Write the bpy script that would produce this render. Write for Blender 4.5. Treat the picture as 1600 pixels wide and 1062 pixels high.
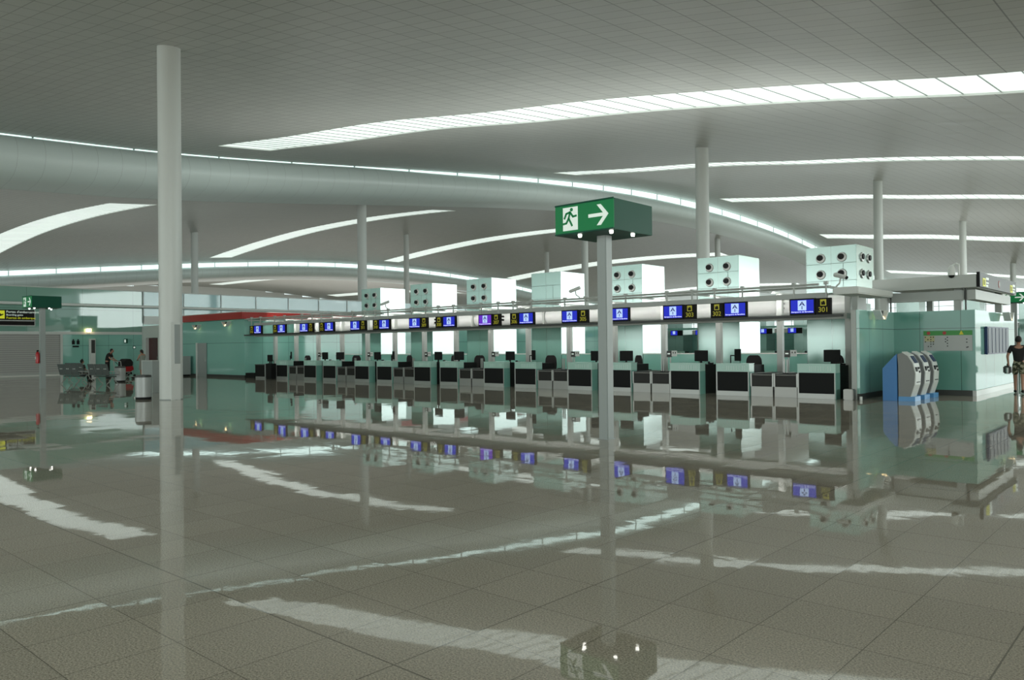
import bpy, bmesh, math, random
from mathutils import Vector, Matrix
R = random.Random(7)
for o in list(bpy.data.objects): bpy.data.objects.remove(o)
SC = bpy.context.scene
COL = SC.collection
# ------------------------------------------------------------------ camera
TH = math.radians(41.86)
cam_d = bpy.data.cameras.new('camera'); cam = bpy.data.objects.new('camera', cam_d); COL.objects.link(cam)
cam_d.sensor_width = 36; cam_d.lens = 1222 / 1600 * 36; cam_d.clip_end = 600; cam_d.clip_start = 0.05
PITCH = math.atan(10 / 1222); ROLL = 0.0108
fw = Vector((-math.sin(TH) * math.cos(PITCH), math.cos(TH) * math.cos(PITCH), math.sin(PITCH)))
rt = Vector((math.cos(TH), math.sin(TH), 0)); up = rt.cross(fw)
rt2 = rt * math.cos(ROLL) - up * math.sin(ROLL)
up2 = up * math.cos(ROLL) + rt * math.sin(ROLL)
cam.matrix_world = Matrix(((rt2.x, up2.x, -fw.x, 0), (rt2.y, up2.y, -fw.y, 0), (rt2.z, up2.z, -fw.z, 1.6), (0, 0, 0, 1)))
SC.camera = cam
# ------------------------------------------------------------------ daylight outside
w = bpy.data.worlds.new('daylight'); SC.world = w; w.use_nodes = True
bgn = w.node_tree.nodes['Background']; bgn.inputs[0].default_value = (0.80, 0.93, 0.92, 1); bgn.inputs[1].default_value = 1.3
SC.view_settings.view_transform = 'Standard'; SC.view_settings.look = 'None'
SC.view_settings.exposure = 0.12; SC.view_settings.gamma = 1; SC.view_settings.use_curve_mapping = False
SC.cycles.max_bounces = 6; SC.cycles.diffuse_bounces = 3; SC.cycles.glossy_bounces = 3; SC.cycles.transmission_bounces = 4
SC.cycles.transparent_max_bounces = 8; SC.cycles.caustics_reflective = False; SC.cycles.caustics_refractive = False
SC.cycles.sample_clamp_indirect = 4.0
def area(name, loc, direction, sx, sy, power, color=(1, 1, 1)):
    l = bpy.data.lights.new(name, 'AREA'); l.shape = 'RECTANGLE'; l.size = sx; l.size_y = sy
    l.energy = power; l.color = color
    o = bpy.data.objects.new(name, l); COL.objects.link(o); o.location = loc
    o.rotation_euler = Vector(direction).to_track_quat('-Z', 'Y').to_euler()
    return o
# daylight through the glazed facades (right, behind the camera) and from the apron they look on
area('daylight_right_facade', (44.5, 118, 7.9), (-1, 0, 0), 124, 14.4, 30000, (0.90, 1.0, 0.97))
area('daylight_right_facade_near', (44.5, -20, 5.2), (-1, 0, 0), 40, 9.5, 9500, (0.93, 1.0, 0.97))
area('daylight_rear_facade', (-20, -49, 5), (0, 1, 0), 120, 9, 6200, (0.95, 1.0, 0.96))
area('daylight_far_facade', (-70, 188, 5), (0, -1, 0), 200, 9, 4800, (0.95, 1.0, 0.98))
# added fill lights aimed up at the ceiling, standing in for lamps and sunlit floor
UPC = (0.98, 1.0, 0.97)
area('ceiling_fill_behind', (-5, -24, 0.04), (0, 0, 1), 75, 36, 4700, (0.95, 1, 0.98))
area('ceiling_fill_right', (25, 20, 0.04), (0, 0, 1), 34, 50, 2600, (1, 0.90, 0.78))
area('ceiling_fill_island', (-25, 26.4, 5.4), (0, 0, 1), 34, 2.6, 800, UPC)
area('ceiling_fill_far_island', (-28, 69, 5.4), (0, 0, 1), 46, 8, 600, UPC)
area('ceiling_fill_third_island', (-28, 115, 5.4), (0, 0, 1), 50, 12, 1000, UPC)
area('ceiling_fill_shops', (-75, 10, 6.4), (0, 0, 1), 32, 60, 800, UPC)
area('ceiling_fill_mezzanine', (-85, 75, 6.4), (0, 0, 1), 46, 60, 350, UPC)
area('ceiling_fill_far_mezzanine', (-155, 60, 6.4), (0, 0, 1), 50, 150, 14000, (1, .97, .94))

area('duct_fill_light', (-24.4, 23.75, 3.12), (0, 1, -.08), 31, .12, 300, (1, .98, .94))  # added fill light, no fixture: brightens the white duct behind the signs

# ------------------------------------------------------------------ materials
def mat(name, color=(.8, .8, .8), rough=.5, metal=0., spec=.5, emit=None, estr=1., alpha=1., trans=0., coat=0.):
    m = bpy.data.materials.new(name); m.use_nodes = True
    b = m.node_tree.nodes['Principled BSDF']
    b.inputs['Base Color'].default_value = (*color, 1); b.inputs['Roughness'].default_value = rough
    b.inputs['Metallic'].default_value = metal; b.inputs['Specular IOR Level'].default_value = spec
    b.inputs['Alpha'].default_value = alpha; b.inputs['Transmission Weight'].default_value = trans
    b.inputs['Coat Weight'].default_value = coat
    if emit: b.inputs['Emission Color'].default_value = (*emit, 1); b.inputs['Emission Strength'].default_value = estr
    return m
class NT:
    def __init__(s, m): s.t = m.node_tree; s.b = s.t.nodes.get('Principled BSDF')
    def n(s, typ, **k):
        nd = s.t.nodes.new(typ)
        for a, v in k.items(): setattr(nd, a, v)
        return nd
    def l(s, a, b): s.t.links.new(a, b)
    def math(s, op, a, b=None, c=None):
        nd = s.n('ShaderNodeMath', operation=op)
        for i, v in enumerate((a, b, c)):
            if v is None: continue
            if isinstance(v, (int, float)): nd.inputs[i].default_value = v
            else: s.l(v, nd.inputs[i])
        return nd.outputs[0]
    def mixc(s, f, a, b):
        nd = s.n('ShaderNodeMix', data_type='RGBA')
        if isinstance(f, (int, float)): nd.inputs[0].default_value = f
        else: s.l(f, nd.inputs[0])
        for i, v in ((6, a), (7, b)):
            if isinstance(v, tuple): nd.inputs[i].default_value = (*v, 1)
            else: s.l(v, nd.inputs[i])
        return nd.outputs[2]
    def xyz(s):
        tc = s.n('ShaderNodeTexCoord'); sp = s.n('ShaderNodeSeparateXYZ'); s.l(tc.outputs['Object'], sp.inputs[0])
        return tc.outputs['Object'], sp.outputs[0], sp.outputs[1], sp.outputs[2]
    def joint(s, co, period, off, half):            # 1 on the joint line
        f = s.math('FRACT', s.math('DIVIDE', s.math('ADD', co, off), period))
        d = s.math('ABSOLUTE', s.math('SUBTRACT', f, .5))
        return s.math('GREATER_THAN', d, .5 - half / period)
    def noise(s, vec, scale, detail=2., rough=.5):
        nd = s.n('ShaderNodeTexNoise'); nd.inputs['Scale'].default_value = scale
        nd.inputs['Detail'].default_value = detail; nd.inputs['Roughness'].default_value = rough
        s.l(vec, nd.inputs['Vector']); return nd.outputs[0]

# polished speckled stone floor
m_floor = mat('polished_stone', (.2, .19, .17), .045, spec=.38)
k = NT(m_floor); vec, x, y, z = k.xyz()
P = .573
jx = k.joint(x, P, 3.10, .0028); jy = k.joint(y, P, -3.11, .0028)
jx2 = k.joint(x, P * 4, 3.10, .0045); jy2 = k.joint(y, P * 8, -2.54, .0055)
j = k.math('MAXIMUM', k.math('MAXIMUM', jx, jy), k.math('MAXIMUM', jx2, jy2))
cx = k.math('FLOOR', k.math('DIVIDE', k.math('ADD', x, 3.10), P)); cy = k.math('FLOOR', k.math('DIVIDE', k.math('ADD', y, -3.11), P))
cb = k.n('ShaderNodeCombineXYZ'); k.l(cx, cb.inputs[0]); k.l(cy, cb.inputs[1])
wn = k.n('ShaderNodeTexWhiteNoise'); k.l(cb.outputs[0], wn.inputs['Vector'])
sp1 = k.noise(vec, 90, 3, .8); sp2 = k.noise(vec, 7, 2, .5)
cr = k.n('ShaderNodeMapRange'); k.l(sp1, cr.inputs[0]); cr.inputs[1].default_value = .36; cr.inputs[2].default_value = .64
c1 = k.mixc(cr.outputs[0], (.23, .207, .165), (.86, .79, .66))
c2 = k.mixc(k.math('MULTIPLY', sp2, .35), c1, (.50, .455, .38))
tl = k.math('MULTIPLY_ADD', wn.outputs[0], .10, .95)
hs = k.n('ShaderNodeHueSaturation'); k.l(c2, hs.inputs['Color']); k.l(tl, hs.inputs['Value'])
c3 = k.mixc(k.math('MULTIPLY', j, .62), hs.outputs[0], (.06, .056, .045))
k.l(c3, k.b.inputs['Base Color'])
# every slab lies a hair out of level and the polish is slightly wavy
bp = k.n('ShaderNodeBump'); bp.inputs['Strength'].default_value = .006; bp.inputs['Distance'].default_value = .05
k.l(k.noise(vec, 5.0, 2), bp.inputs['Height'])
ge = k.n('ShaderNodeVectorMath', operation='ADD'); k.l(bp.outputs[0], ge.inputs[0])
wv = k.n('ShaderNodeVectorMath', operation='SUBTRACT'); k.l(wn.outputs['Color'], wv.inputs[0]); wv.inputs[1].default_value = (.5, .5, .5)
wm = k.n('ShaderNodeVectorMath', operation='MULTIPLY'); k.l(wv.outputs[0], wm.inputs[0]); wm.inputs[1].default_value = (.0035, .0035, 0)
k.l(wm.outputs[0], ge.inputs[1]); nm = k.n('ShaderNodeVectorMath', operation='NORMALIZE'); k.l(ge.outputs[0], nm.inputs[0])
k.l(nm.outputs[0], k.b.inputs['Normal'])
rr = k.math('MULTIPLY_ADD', k.noise(vec, 1.3, 2), .03, .008); k.l(rr, k.b.inputs['Roughness'])

# satin metal ceiling panels
m_ceil = mat('satin_ceiling_panel', (.55, .565, .53), .38, spec=.25)
k = NT(m_ceil); vec, x, y, z = k.xyz()
j = k.math('MAXIMUM', k.joint(x, 1.0, .2, .016), k.math('MULTIPLY', k.joint(y, .5, 0, .014), .7))
fx = k.math('FLOOR', k.math('ADD', x, .2)); fy = k.math('FLOOR', k.math('DIVIDE', y, .5))
cb = k.n('ShaderNodeCombineXYZ'); k.l(fx, cb.inputs[0]); k.l(fy, cb.inputs[1])
wn = k.n('ShaderNodeTexWhiteNoise'); k.l(cb.outputs[0], wn.inputs['Vector'])
hs = k.n('ShaderNodeHueSaturation'); hs.inputs['Color'].default_value = (.55, .565, .53, 1); k.l(k.math('MULTIPLY_ADD', wn.outputs[0], .10, .95), hs.inputs['Value'])
k.l(k.mixc(k.math('MULTIPLY', j, .75), hs.outputs[0], (.12, .12, .11)), k.b.inputs['Base Color'])
k.l(k.math('MULTIPLY_ADD', wn.outputs[0], .06, .36), k.b.inputs['Roughness'])

m_beam = mat('white_beam_cladding', (.80, .90, .88), .35, spec=.5)
k = NT(m_beam); vec, x, y, z = k.xyz()
k.l(k.mixc(k.math('MULTIPLY', k.joint(y, 1.5, 0, .012), .3), (.80, .90, .88), (.25, .25, .25)), k.b.inputs['Base Color'])

# frosted skylight glazing with the day behind it
m_sky = mat('skylight_glazing', (.7, .75, .72), .3, emit=(.84, .97, .88), estr=.84)
k = NT(m_sky); vec, x, y, z = k.xyz()
ns = k.noise(vec, 1.1, 3); mp = k.n('ShaderNodeMapping'); mp.inputs['Scale'].default_value = (.25, 2.2, 1); k.l(vec, mp.inputs['Vector'])
n2 = k.noise(mp.outputs[0], 1.0, 3)
cst = k.mixc(k.math('MULTIPLY', n2, .55), (.90, 1.0, .93), (.62, .76, .70))
k.l(cst, k.b.inputs['Emission Color'])
m_slot = mat('clerestory_glazing', (.6, .8, .75), .2, emit=(.80, 1.0, .96), estr=1.25)

def glass_panel(name, col, pitch=1.6, off=0, hline=1.97, spec=.5, rough=.08, ax=0):
    m = mat(name, col, rough, spec=spec); k = NT(m); vec, x, y, z = k.xyz()
    co = (x, y)[ax]
    j = k.math('MAXIMUM', k.joint(co, pitch, off, .008), k.math('LESS_THAN', k.math('ABSOLUTE', k.math('SUBTRACT', z, hline)), .010))
    nz = k.noise(vec, .35, 1)
    dk = tuple(c * .35 for c in col)
    c0 = k.mixc(k.math('MULTIPLY', nz, .35), col, tuple(c * 1.25 for c in col))
    k.l(k.mixc(j, c0, dk), k.b.inputs['Base Color'])
    return m
GREEN = (.26, .56, .48)
m_green_y = glass_panel('green_back_painted_glass', GREEN, 1.7, 0, 1.97, ax=1)
m_green_x = glass_panel('green_back_painted_glass_front', GREEN, 1.35, 0, 1.97, ax=0)
m_green = mat('green_glass', (.20, .45, .38), .1)
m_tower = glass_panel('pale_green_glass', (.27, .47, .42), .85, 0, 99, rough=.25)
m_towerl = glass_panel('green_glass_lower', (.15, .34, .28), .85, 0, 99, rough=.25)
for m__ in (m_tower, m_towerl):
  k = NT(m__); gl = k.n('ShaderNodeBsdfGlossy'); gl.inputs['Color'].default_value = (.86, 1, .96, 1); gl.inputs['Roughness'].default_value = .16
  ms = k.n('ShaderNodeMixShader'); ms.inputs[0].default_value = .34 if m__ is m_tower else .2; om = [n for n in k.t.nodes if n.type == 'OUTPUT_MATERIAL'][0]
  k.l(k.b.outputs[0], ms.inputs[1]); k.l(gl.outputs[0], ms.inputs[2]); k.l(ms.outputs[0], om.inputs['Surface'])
m_rail = mat('clear_blue_green_glass', (.40, .70, .74), .05, alpha=.55, spec=.8)
m_white = mat('white_painted_metal', (.72, .75, .72), .4)
m_grey = mat('grey_painted_metal', (.36, .40, .39), .4)
m_greyl = mat('light_grey_metal', (.50, .53, .50), .35)
m_alu = mat('brushed_aluminium', (.46, .47, .45), .42, metal=.6)
m_steel = mat('stainless_steel', (.34, .34, .32), .4, metal=.7)
m_black = mat('black_laminate', (.010, .011, .011), .55, spec=.2)
m_blackr = mat('black_rubber', (.02, .02, .02), .6)
m_fabric = mat('black_fabric', (.015, .014, .014), .9)
m_dark = mat('dark_grey_plastic', (.05, .055, .05), .45)
m_red = mat('red_fascia_panel', (.42, .025, .02), .3)
m_redd = mat('dark_red_door', (.085, .012, .014), .4)
m_redp = mat('red_enamel', (.45, .015, .02), .3)
m_shutter = mat('grey_roller_shutter', (.5, .5, .5), .45)
k = NT(m_shutter); vec, x, y, z = k.xyz()
fz = k.math('FRACT', k.math('DIVIDE', z, .14))
k.l(k.mixc(k.math('LESS_THAN', fz, .16), (.50, .50, .48), (.22, .22, .22)), k.b.inputs['Base Color'])
m_exit = mat('exit_sign_green', (.004, .16, .05), .4, spec=.3, emit=(.0, .30, .08), estr=.18)
m_exitd = mat('dark_green_enamel', (.008, .085, .052), .45, spec=.2)
m_glyph = mat('white_glyph', (.8, .85, .8), .5, emit=(.8, .95, .85), estr=.35)
m_lamp = mat('lamp_lens', (1, 1, 1), .3, emit=(1, .98, .9), estr=6)
m_warm = mat('warm_lamp_lens', (1, .9, .7), .3, emit=(1, .72, .35), estr=7)
m_screen = mat('blue_screen', (.01, .012, .08), .5, spec=.1, emit=(.018, .028, .46), estr=1.0)
m_screenp = mat('violet_screen', (.03, .01, .1), .5, spec=.1, emit=(.12, .03, .46), estr=1.0)
m_scrlogo = mat('screen_pale_logo_ground', (.4, .5, .7), .3, emit=(.36, .50, .85), estr=.85)
m_scrdark = mat('screen_dark_chevron', (.01, .02, .12), .3, emit=(.01, .02, .14), estr=.5)
m_scrtext = mat('screen_white_text', (.6, .6, .8), .3, emit=(.7, .75, 1), estr=.8)
m_signb = mat('sign_black', (.012, .011, .010), .5, spec=.15)
m_yel = mat('sign_yellow', (.30, .28, .01), .4, emit=(.42, .40, .02), estr=.35)
m_yelb = mat('bright_sign_yellow', (.6, .62, .02), .4, emit=(.6, .62, .02), estr=.45)
m_fids = mat('departure_display', (.012, .022, .05), .4, spec=.2, emit=(.02, .04, .09), estr=.3)
m_fidl = mat('departure_column', (.035, .05, .08), .4, spec=.2)
m_blue = mat('blue_panel', (.07, .24, .55), .45)
m_skin = mat('skin', (.42, .22, .15), .55)
m_hair = mat('dark_hair', (.012, .01, .009), .7)
m_poster = mat('poster_grey', (.48, .50, .49), .4)
m_pgreen = mat('poster_green', (.05, .30, .06), .4)
m_camo = mat('camouflage_cloth', (.2, .2, .12), .9)
k = NT(m_camo); vec, x, y, z = k.xyz()
cr = k.n('ShaderNodeValToRGB'); k.l(k.noise(vec, 14, 2), cr.inputs[0]); cr.color_ramp.interpolation = 'CONSTANT'
e = cr.color_ramp.elements; e[0].color = (.03, .035, .02, 1); e[1].position = .46; e[1].color = (.16, .15, .09, 1)
e2 = e.new(.55); e2.color = (.34, .32, .24, 1); k.l(cr.outputs[0], k.b.inputs['Base Color'])

# ------------------------------------------------------------------ mesh helpers
class MB:
    def __init__(s): s.v = []; s.f = []
    def box(s, x0, x1, y0, y1, z0, z1):
        i = len(s.v)
        s.v += [(x0, y0, z0), (x1, y0, z0), (x1, y1, z0), (x0, y1, z0), (x0, y0, z1), (x1, y0, z1), (x1, y1, z1), (x0, y1, z1)]
        s.f += [(i, i + 3, i + 2, i + 1), (i + 4, i + 5, i + 6, i + 7), (i, i + 1, i + 5, i + 4), (i + 1, i + 2, i + 6, i + 5), (i + 2, i + 3, i + 7, i + 6), (i + 3, i, i + 4, i + 7)]
        return s
    def cyl(s, p0, p1, r0, r1=None, n=16, cap=True):
        r1 = r0 if r1 is None else r1
        p0 = Vector(p0); p1 = Vector(p1); d = (p1 - p0).normalized()
        a = d.orthogonal().normalized(); b = d.cross(a); i = len(s.v)
        for p, r in ((p0, r0), (p1, r1)):
            for q in range(n):
                t = 2 * math.pi * q / n; s.v.append(tuple(p + (a * math.cos(t) + b * math.sin(t)) * r))
        for q in range(n): s.f.append((i + q, i + (q + 1) % n, i + n + (q + 1) % n, i + n + q))
        if cap: s.f += [tuple(i + n - 1 - q for q in range(n)), tuple(i + n + q for q in range(n))]
        return s
    def tube(s, pts, r, n=8):
        for a, b in zip(pts, pts[1:]): s.cyl(a, b, r, n=n)
        return s
    def lathe(s, prof, c=(0, 0, 0), n=20):          # prof: (r, z)
        i = len(s.v); m = len(prof)
        for r, z in prof:
            for q in range(n):
                t = 2 * math.pi * q / n; s.v.append((c[0] + r * math.cos(t), c[1] + r * math.sin(t), c[2] + z))
        for a in range(m - 1):
            for q in range(n):
                s.f.append((i + a * n + q, i + a * n + (q + 1) % n, i + (a + 1) * n + (q + 1) % n, i + (a + 1) * n + q))
        s.f += [tuple(i + n - 1 - q for q in range(n)), tuple(i + (m - 1) * n + q for q in range(n))]
        return s
    def prism(s, poly, axis, a0, a1):               # poly in the two other axes, extruded along axis
        i = len(s.v); n = len(poly)
        for a in (a0, a1):
            for p in poly:
                c = list(p); c.insert(axis, a); s.v.append(tuple(c))
        s.f += [tuple(i + n - 1 - q for q in range(n)), tuple(i + n + q for q in range(n))]
        for q in range(n): s.f.append((i + q, i + (q + 1) % n, i + n + (q + 1) % n, i + n + q))
        return s
    def sphere(s, c, rx, ry, rz, n=14, m=9):
        i = len(s.v)
        for a in range(1, m):
            ph = math.pi * a / m
            for q in range(n):
                t = 2 * math.pi * q / n; s.v.append((c[0] + rx * math.sin(ph) * math.cos(t), c[1] + ry * math.sin(ph) * math.sin(t), c[2] + rz * math.cos(ph)))
        s.v += [(c[0], c[1], c[2] + rz), (c[0], c[1], c[2] - rz)]; T = len(s.v) - 2
        for a in range(m - 2):
            for q in range(n): s.f.append((i + a * n + q, i + (a + 1) * n + q, i + (a + 1) * n + (q + 1) % n, i + a * n + (q + 1) % n))
        for q in range(n):
            s.f.append((T, i + q, i + (q + 1) % n)); s.f.append((T + 1, i + (m - 2) * n + (q + 1) % n, i + (m - 2) * n + q))
        return s
    def build(s, name, m, parent=None, smooth=False, bevel=0, label=None):
        me = bpy.data.meshes.new(name); me.from_pydata(s.v, [], s.f)
        bm = bmesh.new(); bm.from_mesh(me); bmesh.ops.recalc_face_normals(bm, faces=bm.faces)
        if bevel: bmesh.ops.bevel(bm, geom=list(bm.edges), offset=bevel, segments=2, affect='EDGES', clamp_overlap=True)
        bm.to_mesh(me); bm.free()
        me.materials.append(m); o = bpy.data.objects.new(name, me); COL.objects.link(o)
        if smooth:
            for p in me.polygons: p.use_smooth = True
            try: me.set_sharp_from_angle(angle=math.radians(40))
            except Exception: pass
        if parent: o.parent = parent
        if label: o['label'] = label
        return o
def tag(o, label, cat, group=None, kind=None):
    o['label'] = label; o['category'] = cat
    if group: o['group'] = group
    if kind: o['kind'] = kind
    return o
def thing(name, label, cat, loc=(0, 0, 0), rz=0, group=None):
    o = bpy.data.objects.new(name, None); COL.objects.link(o); o.location = loc; o.rotation_euler = (0, 0, rz); o.empty_display_size = .2
    return tag(o, label, cat, group)
def struct(o, label=None):
    o['kind'] = 'structure'
    if label: o['label'] = label
    return o
KIDS = {}
def copy_tree(o, parent=None):
    c = o.copy(); COL.objects.link(c)
    if parent: c.parent = parent
    for ch in [q for q in ALL() if q.parent == o]: copy_tree(ch, c)
    return c
def ALL(): return list(COL.objects)
def dup(proto, loc, rz, label, group=None):
    c = copy_tree(proto); c.location = loc; c.rotation_euler = (0, 0, rz); c['label'] = label
    if group: c['group'] = group
    return c
def text(body, name, m, parent, loc, size, face='-Y', align='CENTER', ext=.004):
    cu = bpy.data.curves.new(name, 'FONT'); cu.body = body; cu.size = size; cu.align_x = align; cu.align_y = 'CENTER'; cu.extrude = ext
    cu.materials.append(m); o = bpy.data.objects.new(name, cu); COL.objects.link(o); o.location = loc
    o.rotation_euler = (math.pi / 2, 0, 0) if face == '-Y' else (math.pi / 2, 0, math.pi / 2)
    bpy.context.view_layer.update()
    me = bpy.data.meshes.new_from_object(o.evaluated_get(bpy.context.evaluated_depsgraph_get())); me.name = name
    t = bpy.data.objects.new(name, me); t.location = o.location; t.rotation_euler = o.rotation_euler
    bpy.data.objects.remove(o); t.name = name; COL.objects.link(t)
    if parent: t.parent = parent
    return t

# ------------------------------------------------------------------ floor and roof
struct(MB().box(-200, 45, -50, 190, -.3, 0).build('floor', m_floor), 'polished speckled beige stone floor of square slabs')
def interp(tab, t):
    if t <= tab[0][0]: return tab[0][1]
    if t >= tab[-1][0]: return tab[-1][1]
    for i in range(len(tab) - 1):
        if tab[i][0] <= t <= tab[i + 1][0]: break
    def sl(j):
        if j <= 0 or j >= len(tab) - 1: return 0 if False else ((tab[1][1] - tab[0][1]) / (tab[1][0] - tab[0][0]) if j <= 0 else (tab[-1][1] - tab[-2][1]) / (tab[-1][0] - tab[-2][0]))
        return (tab[j + 1][1] - tab[j - 1][1]) / (tab[j + 1][0] - tab[j - 1][0])
    h = tab[i + 1][0] - tab[i][0]; u = (t - tab[i][0]) / h; y0 = tab[i][1]; y1 = tab[i + 1][1]; m0 = sl(i) * h; m1 = sl(i + 1) * h
    return (2 * u**3 - 3 * u**2 + 1) * y0 + (u**3 - 2 * u**2 + u) * m0 + (-2 * u**3 + 3 * u**2) * y1 + (u**3 - u**2) * m1
GY = [(-50, 10.0), (-20, 10.3), (0, 10.8), (11.4, 11.4), (25.6, 12.3), (47, 14.6), (64, 16.4), (82, 17.8), (100, 18.3), (118, 17.9), (135, 16.8), (153, 14.9), (171, 13.0), (190, 11.8)]
F1 = [(-53, 3.0), (-49, 2.8), (-41, 1.9), (-32, 1.0), (-25, 0), (-18, -.9), (-11, -2.0), (-4, -3.2), (4, -4.0), (17, -3.9), (30, -2.5), (45, -1.0)]
F2 = [(-123.5, -.4), (-120, .2), (-112, .9), (-105, 1.4), (-94, 1.9), (-80, 1.9), (-67, 1.35), (-60, .8), (-56, .15)]
F3 = [(-200, 0), (-165, -.3), (-150, -1.0), (-137, -2.0), (-130, -2.9), (-126.5, -3.3)]
G = lambda y: interp(GY, y)
SKY = [29 - 35.5 - 1.7, 27.6, 63.1, 98.6, 134.1, 169.6]         # centre lines of the skylights
HW = 1.95
def frange(a, b, st):
    n = max(1, round((b - a) / st)); return [a + (b - a) * i / n for i in range(n + 1)]
def ybreaks():
    ys = set(frange(-50, 190, 2.4))
    ys = [q for q in ys if all(abs(q - s) > HW + .3 for s in SKY)]
    for s in SKY: ys += [s - HW, s - HW / 2, s, s + HW / 2, s + HW]
    return sorted(q for q in ys if -50 <= q <= 190)
def roof(F, x0, x1, sx, name):
    xs = sorted(set([q for q in frange(x0, x1, 1.5) if all(abs(q - e) > .4 for e in sx)] + list(sx)))
    ys = ybreaks(); vs = []; fs = []
    for X in xs:
        for Y in ys: vs.append((X, Y, G(Y) + interp(F, X)))
    n = len(ys)
    for i in range(len(xs) - 1):
        for q in range(n - 1):
            xm = (xs[i] + xs[i + 1]) / 2; ym = (ys[q] + ys[q + 1]) / 2
            if sx[0] < xm < sx[1] and any(abs(ym - s) < HW for s in SKY): continue
            fs.append((i * n + q, (i + 1) * n + q, (i + 1) * n + q + 1, i * n + q + 1))
    me = bpy.data.meshes.new(name); me.from_pydata(vs, [], fs); me.materials.append(m_ceil)
    for p in me.polygons: p.use_smooth = True
    o = bpy.data.objects.new(name, me); COL.objects.link(o); return struct(o)
struct(roof(F1, -53.38, 45, (-49, 17), 'ceiling'), 'satin white panelled wave ceiling over the check-in hall')
struct(roof(F2, -123.5, -56, (-120, -67), 'ceiling'), 'second lower wave of the panelled ceiling')
struct(roof(F3, -200, -126.5, (-190, -137), 'ceiling'), 'third wave of the panelled ceiling, far left')
nw = 0
for F, sx in ((F1, (-49, 17)), (F2, (-120, -67)), (F3, (-190, -137))):
    for s in SKY:
        nw += 1; xs = frange(sx[0], sx[1], 1.1); g = MB(); fr = MB(); side = MB()
        H = lambda X, Y: G(Y) + interp(F, X)
        for a, b in zip(xs, xs[1:]):
            i = len(g.v); r = .08
            g.v += [(a, s - HW, H(a, s - HW) + r), (b, s - HW, H(b, s - HW) + r), (b, s + HW, H(b, s + HW) + r), (a, s + HW, H(a, s + HW) + r)]
            g.f.append((i, i + 1, i + 2, i + 3))
            for e in (s - HW, s + HW):
                i = len(side.v); side.v += [(a, e, H(a, e)), (b, e, H(b, e)), (b, e, H(b, e) + r), (a, e, H(a, e) + r)]; side.f.append((i, i + 1, i + 2, i + 3))
        for e in (sx[0], sx[1]):
            i = len(side.v); side.v += [(e, s - HW, H(e, s - HW)), (e, s + HW, H(e, s + HW)), (e, s + HW, H(e, s + HW) + .08), (e, s - HW, H(e, s - HW) + .08)]; side.f.append((i, i + 1, i + 2, i + 3))
        for a in xs[1:-1]:
            fr.cyl((a, s - HW, H(a, s - HW) + .07), (a, s + HW, H(a, s + HW) + .07), .022, n=4, cap=False)
        o = struct(g.build('window_%d' % nw, m_sky)); fr.build('window_frame', m_grey, o); side.build('reveal', m_white, o)
# the two long rounded beams with a clerestory slot above them
def beam(xb, F0, slot, name, wname):
    prof = [(-.35, 0), (-.1, -.12), (.25, -.5), (.42, -.95), (.42, -1.4), (.2, -1.9), (-.35, -2.35), (-1.2, -2.62), (-2.3, -2.75), (-3.0, -2.85 if F0 > 0 else -2.9)]
    ys = frange(-50, 190, 3); vs = []; fs = []; n = len(prof)
    for Y in ys:
        t = G(Y) + F0 - slot(Y)
        for q, (dx, dz) in enumerate(prof):
            vs.append((xb + dx, Y, (t + dz * (G(Y) + F0 + prof[-1][1] - t) / prof[-1][1])))
    for i in range(len(ys) - 1):
        for q in range(n - 1): fs.append((i * n + q, i * n + q + 1, (i + 1) * n + q + 1, (i + 1) * n + q))
    me = bpy.data.meshes.new(name); me.from_pydata(vs, [], fs); me.materials.append(m_beam)
    for p in me.polygons: p.use_smooth = True
    o = bpy.data.objects.new(name, me); COL.objects.link(o); struct(o, 'long rounded white beam under a clerestory strip')
    g = MB(); fr = MB()
    for a, b in zip(ys, ys[1:]):
        i = len(g.v)
        g.v += [(xb - .35, a, G(a) + F0 - slot(a) - .02), (xb - .35, b, G(b) + F0 - slot(b) - .02), (xb - .35, b, G(b) + F0 + .02), (xb - .35, a, G(a) + F0 + .02)]
        g.f.append((i, i + 1, i + 2, i + 3))
    for Y in frange(-50, 190, 6): fr.box(xb - .34, xb - .26, Y - .05, Y + .05, G(Y) + F0 - slot(Y), G(Y) + F0)
    q = struct(g.build(wname, m_slot)); fr.build('mullion', m_grey, q)
    return o
sl1 = lambda y: .055 if y < 40 else .055 + .68 * min(1, (y - 40) / 55)
beam(-53.05, 3.0, sl1, 'trim_1', 'window_101')
beam(-123.3, -.4, lambda y: .6, 'trim_2', 'window_102')
# facades: mullioned glazing at the ends of the hall
def facade(name, ax, c, a0, a1, top, z0=0.):
    fr = MB()
    for a in frange(a0, a1, 3.0):
        if ax == 0: fr.box(c - .1, c + .1, a - .06, a + .06, z0, top(a))
        else: fr.box(a - .06, a + .06, c - .1, c + .1, z0, top(a))
    for z in frange(max(z0, .1), 9.4, 2.3):
        if ax == 0: fr.box(c - .08, c + .08, a0, a1, z - .05, z + .05)
        else: fr.box(a0, a1, c - .08, c + .08, z - .05, z + .05)
    return struct(fr.build(name, m_greyl), 'glazed facade framing at the edge of the hall')
facade('wall_right', 0, 45.2, -50, 190, lambda a: G(a) - 1)
facade('wall_rear', 1, -50.2, -200, 45, lambda a: 9.9)
facade('wall_far', 1, 190.2, -200, 45, lambda a: 11.8)
facade('wall_left', 0, -200.2, -50, 190, lambda a: G(a))
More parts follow.
